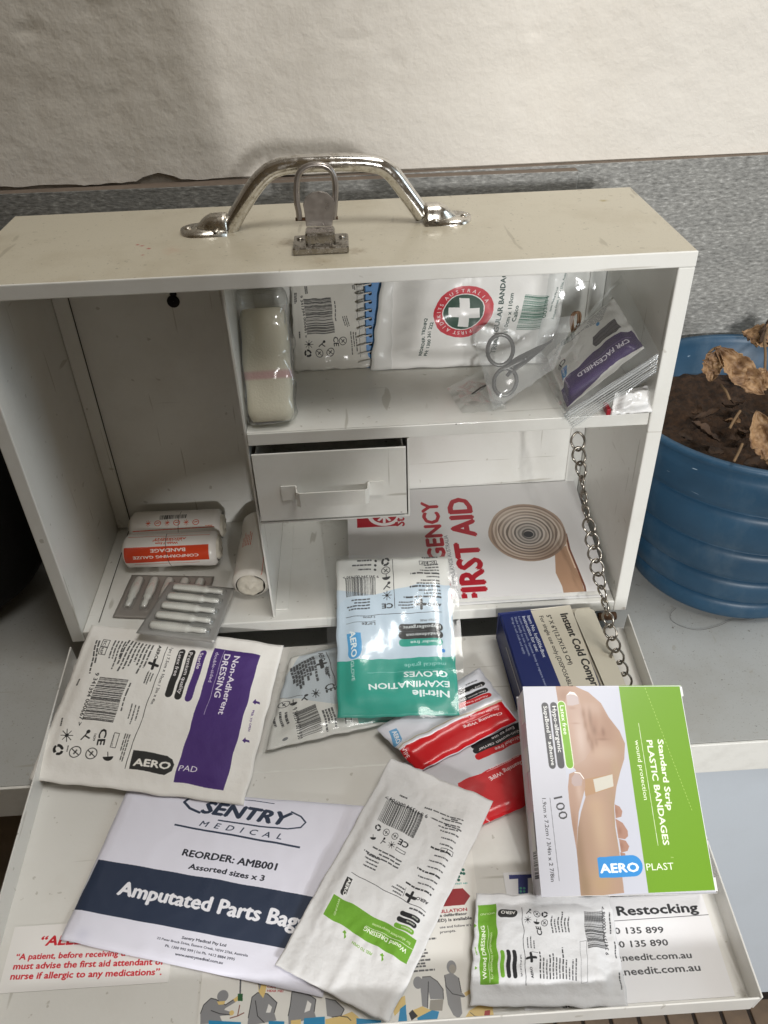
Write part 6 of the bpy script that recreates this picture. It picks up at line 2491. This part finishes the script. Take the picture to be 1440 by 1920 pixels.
def build_plant():
    M_LEAF = leaf_mat()
    M_LEAFD = plain('dark_dry_leaf', '#543c27', .75, var=.3, vscale=90, c2='#2a1d13', bmp=.5)
    M_STEM = plain('dry_stem', '#7a6144', .8, var=.2, vscale=200)
    pl = thing('withered_plant', (PX, PY, PS), 'withered plant with curled brown leaves standing in the blue pot', 'plant')

    def leaf(u0, v0, y0, u1, v1, y1, wd, curl, fold, seed, up, mat=None):
        a, b = AY(u0, v0, y0), AY(u1, v1, y1)
        L = float(np.linalg.norm(b - a))
        V, Fc = leaf_mesh(L, wd, curl, fold, seed)
        o = mobj('leaf', place(V, a, b - a, up), Fc, mat or M_LEAF, pl)
        s = o.modifiers.new('thickness', 'SOLIDIFY')
        s.thickness = .00025
    leaf(1342, 652, .052, 1428, 742, .038, .0125, .5, 1.3, 2, (-.3, -.8, .6))
    leaf(1330, 715, .046, 1352, 650, .052, .0085, .3, 1.2, 5, (-.6, -.7, .3))
    leaf(1398, 735, .040, 1432, 690, .050, .0100, .4, 1.0, 9, (.2, -.9, .4))
    leaf(1392, 622, .185, 1470, 660, .150, .0130, .3, .9, 12, (0, -.6, .8))
    leaf(1425, 640, .160, 1440, 612, .185, .0100, .3, .9, 15, (.3, -.8, .5), M_LEAFD)
    leaf(1418, 770, .030, 1470, 880, .012, .0140, .5, 1.2, 18, (-.5, -.8, .3))
    rnd = random.Random(4)
    for i in range(42):
        an, r_ = rnd.uniform(0, 2 * PI), rnd.uniform(.02, .09)
        o = np.array([PX - .02 + math.cos(an) * r_, PY - .03 + math.sin(an) * r_ * .8, PS + .009 + rnd.uniform(0, .006)])
        if math.hypot(o[0] - PX, o[1] - PY) > .088: continue
        V, Fc = leaf_mesh(rnd.uniform(.010, .030), rnd.uniform(.003, .008), .5, 1.0, 30 + i, 12, 6)
        mobj('leaf', place(V, o, (math.cos(an * 3), math.sin(an * 3), .15), (rnd.uniform(-.4, .4), rnd.uniform(-.5, .2), 1)), Fc, M_LEAFD if i % 3 else M_LEAF, pl)
    for pts in ([AY(1332, 690, .050), AY(1327, 668, .052), AY(1337, 655, .054), AY(1352, 650, .052)],
                [AY(1434, 700, .06), AY(1435, 660, .075), AY(1433, 640, .09), AY(1440, 615, .12)],
                [AY(1368, 750, .03), AY(1362, 735, .035), AY(1352, 722, .045)],
                [AY(1368, 803, .02), AY(1378, 785, .025), AY(1388, 770, .03)],
                [AY(1376, 865, -.005), AY(1384, 850, .0), AY(1392, 832, .008)]):
        MB().tube(spline(pts, 5), .0010, 6).done('stem', M_STEM, pl)
    st = np.array([PX + .02, PY, PS - .004])
    MB().tube(spline([st, st + np.array([.004, 0, .02]), st + np.array([.0, .01, .04]), st + np.array([.014, .02, .055])], 5), .0022, 8).done('stem', M_STEM, pl)


build_plant()


def build_bag():
    m = plain('black_fabric', '#0b0b0c', .85, var=.2, vscale=60, bmp=.4, bscale=600)
    V, Fc = [], []
    cx, cy, rx, ry, rz = -.128, .105, .088, .088, .105
    n1, n2 = 26, 40
    for i in range(n1 + 1):
        t = PI * i / n1
        for k in range(n2):
            a = 2 * PI * k / n2
            s_ = math.sin(t) ** .75 if 0 < t < PI else 0
            x, y, z = cx + rx * s_ * math.cos(a), cy + ry * s_ * math.sin(a), ZT + rz * .98 - rz * math.copysign(abs(math.cos(t)) ** .75, math.cos(t))
            z = max(z, ZT + .0004)
            w = .004 * nz(x * 26, y * 26, z * 26)
            V.append((x + w, y + w, z + (.003 * nz(x * 30, z * 30, 2) if z > ZT + .01 else 0)))
    for i in range(n1):
        for k in range(n2):
            Fc.append((i * n2 + k, i * n2 + (k + 1) % n2, (i + 1) * n2 + (k + 1) % n2, (i + 1) * n2 + k))
    b = thing('black_bag', (cx, cy, ZT), 'plain black fabric bag standing on the table left of the cabinet', 'bag')
    mobj('body', V, Fc, m, b)
    pts = spline([(cx - .045, cy, ZT + 2 * rz * .97), (cx - .04, cy, ZT + 2 * rz + .03), (cx + .0, cy, ZT + 2 * rz + .045), (cx + .04, cy, ZT + 2 * rz + .03), (cx + .045, cy, ZT + 2 * rz * .97)], 6)
    MB().tube(pts, .005, 8).done('strap', m, b)


build_bag()

pts = [AZ(u, v, ZT + .0006) for u, v in ((1268, 1140), (1258, 1150), (1259, 1163), (1280, 1175), (1310, 1181), (1345, 1174), (1372, 1163), (1400, 1163), (1432, 1155))]
MB().tube(spline(pts, 8), .00012, 5).done('hair_strand', plain('dark_hair', '#3a3430', .5, var=0), None,
                                          label='single curled dark hair lying on the table in front of the pot', cat='hair')
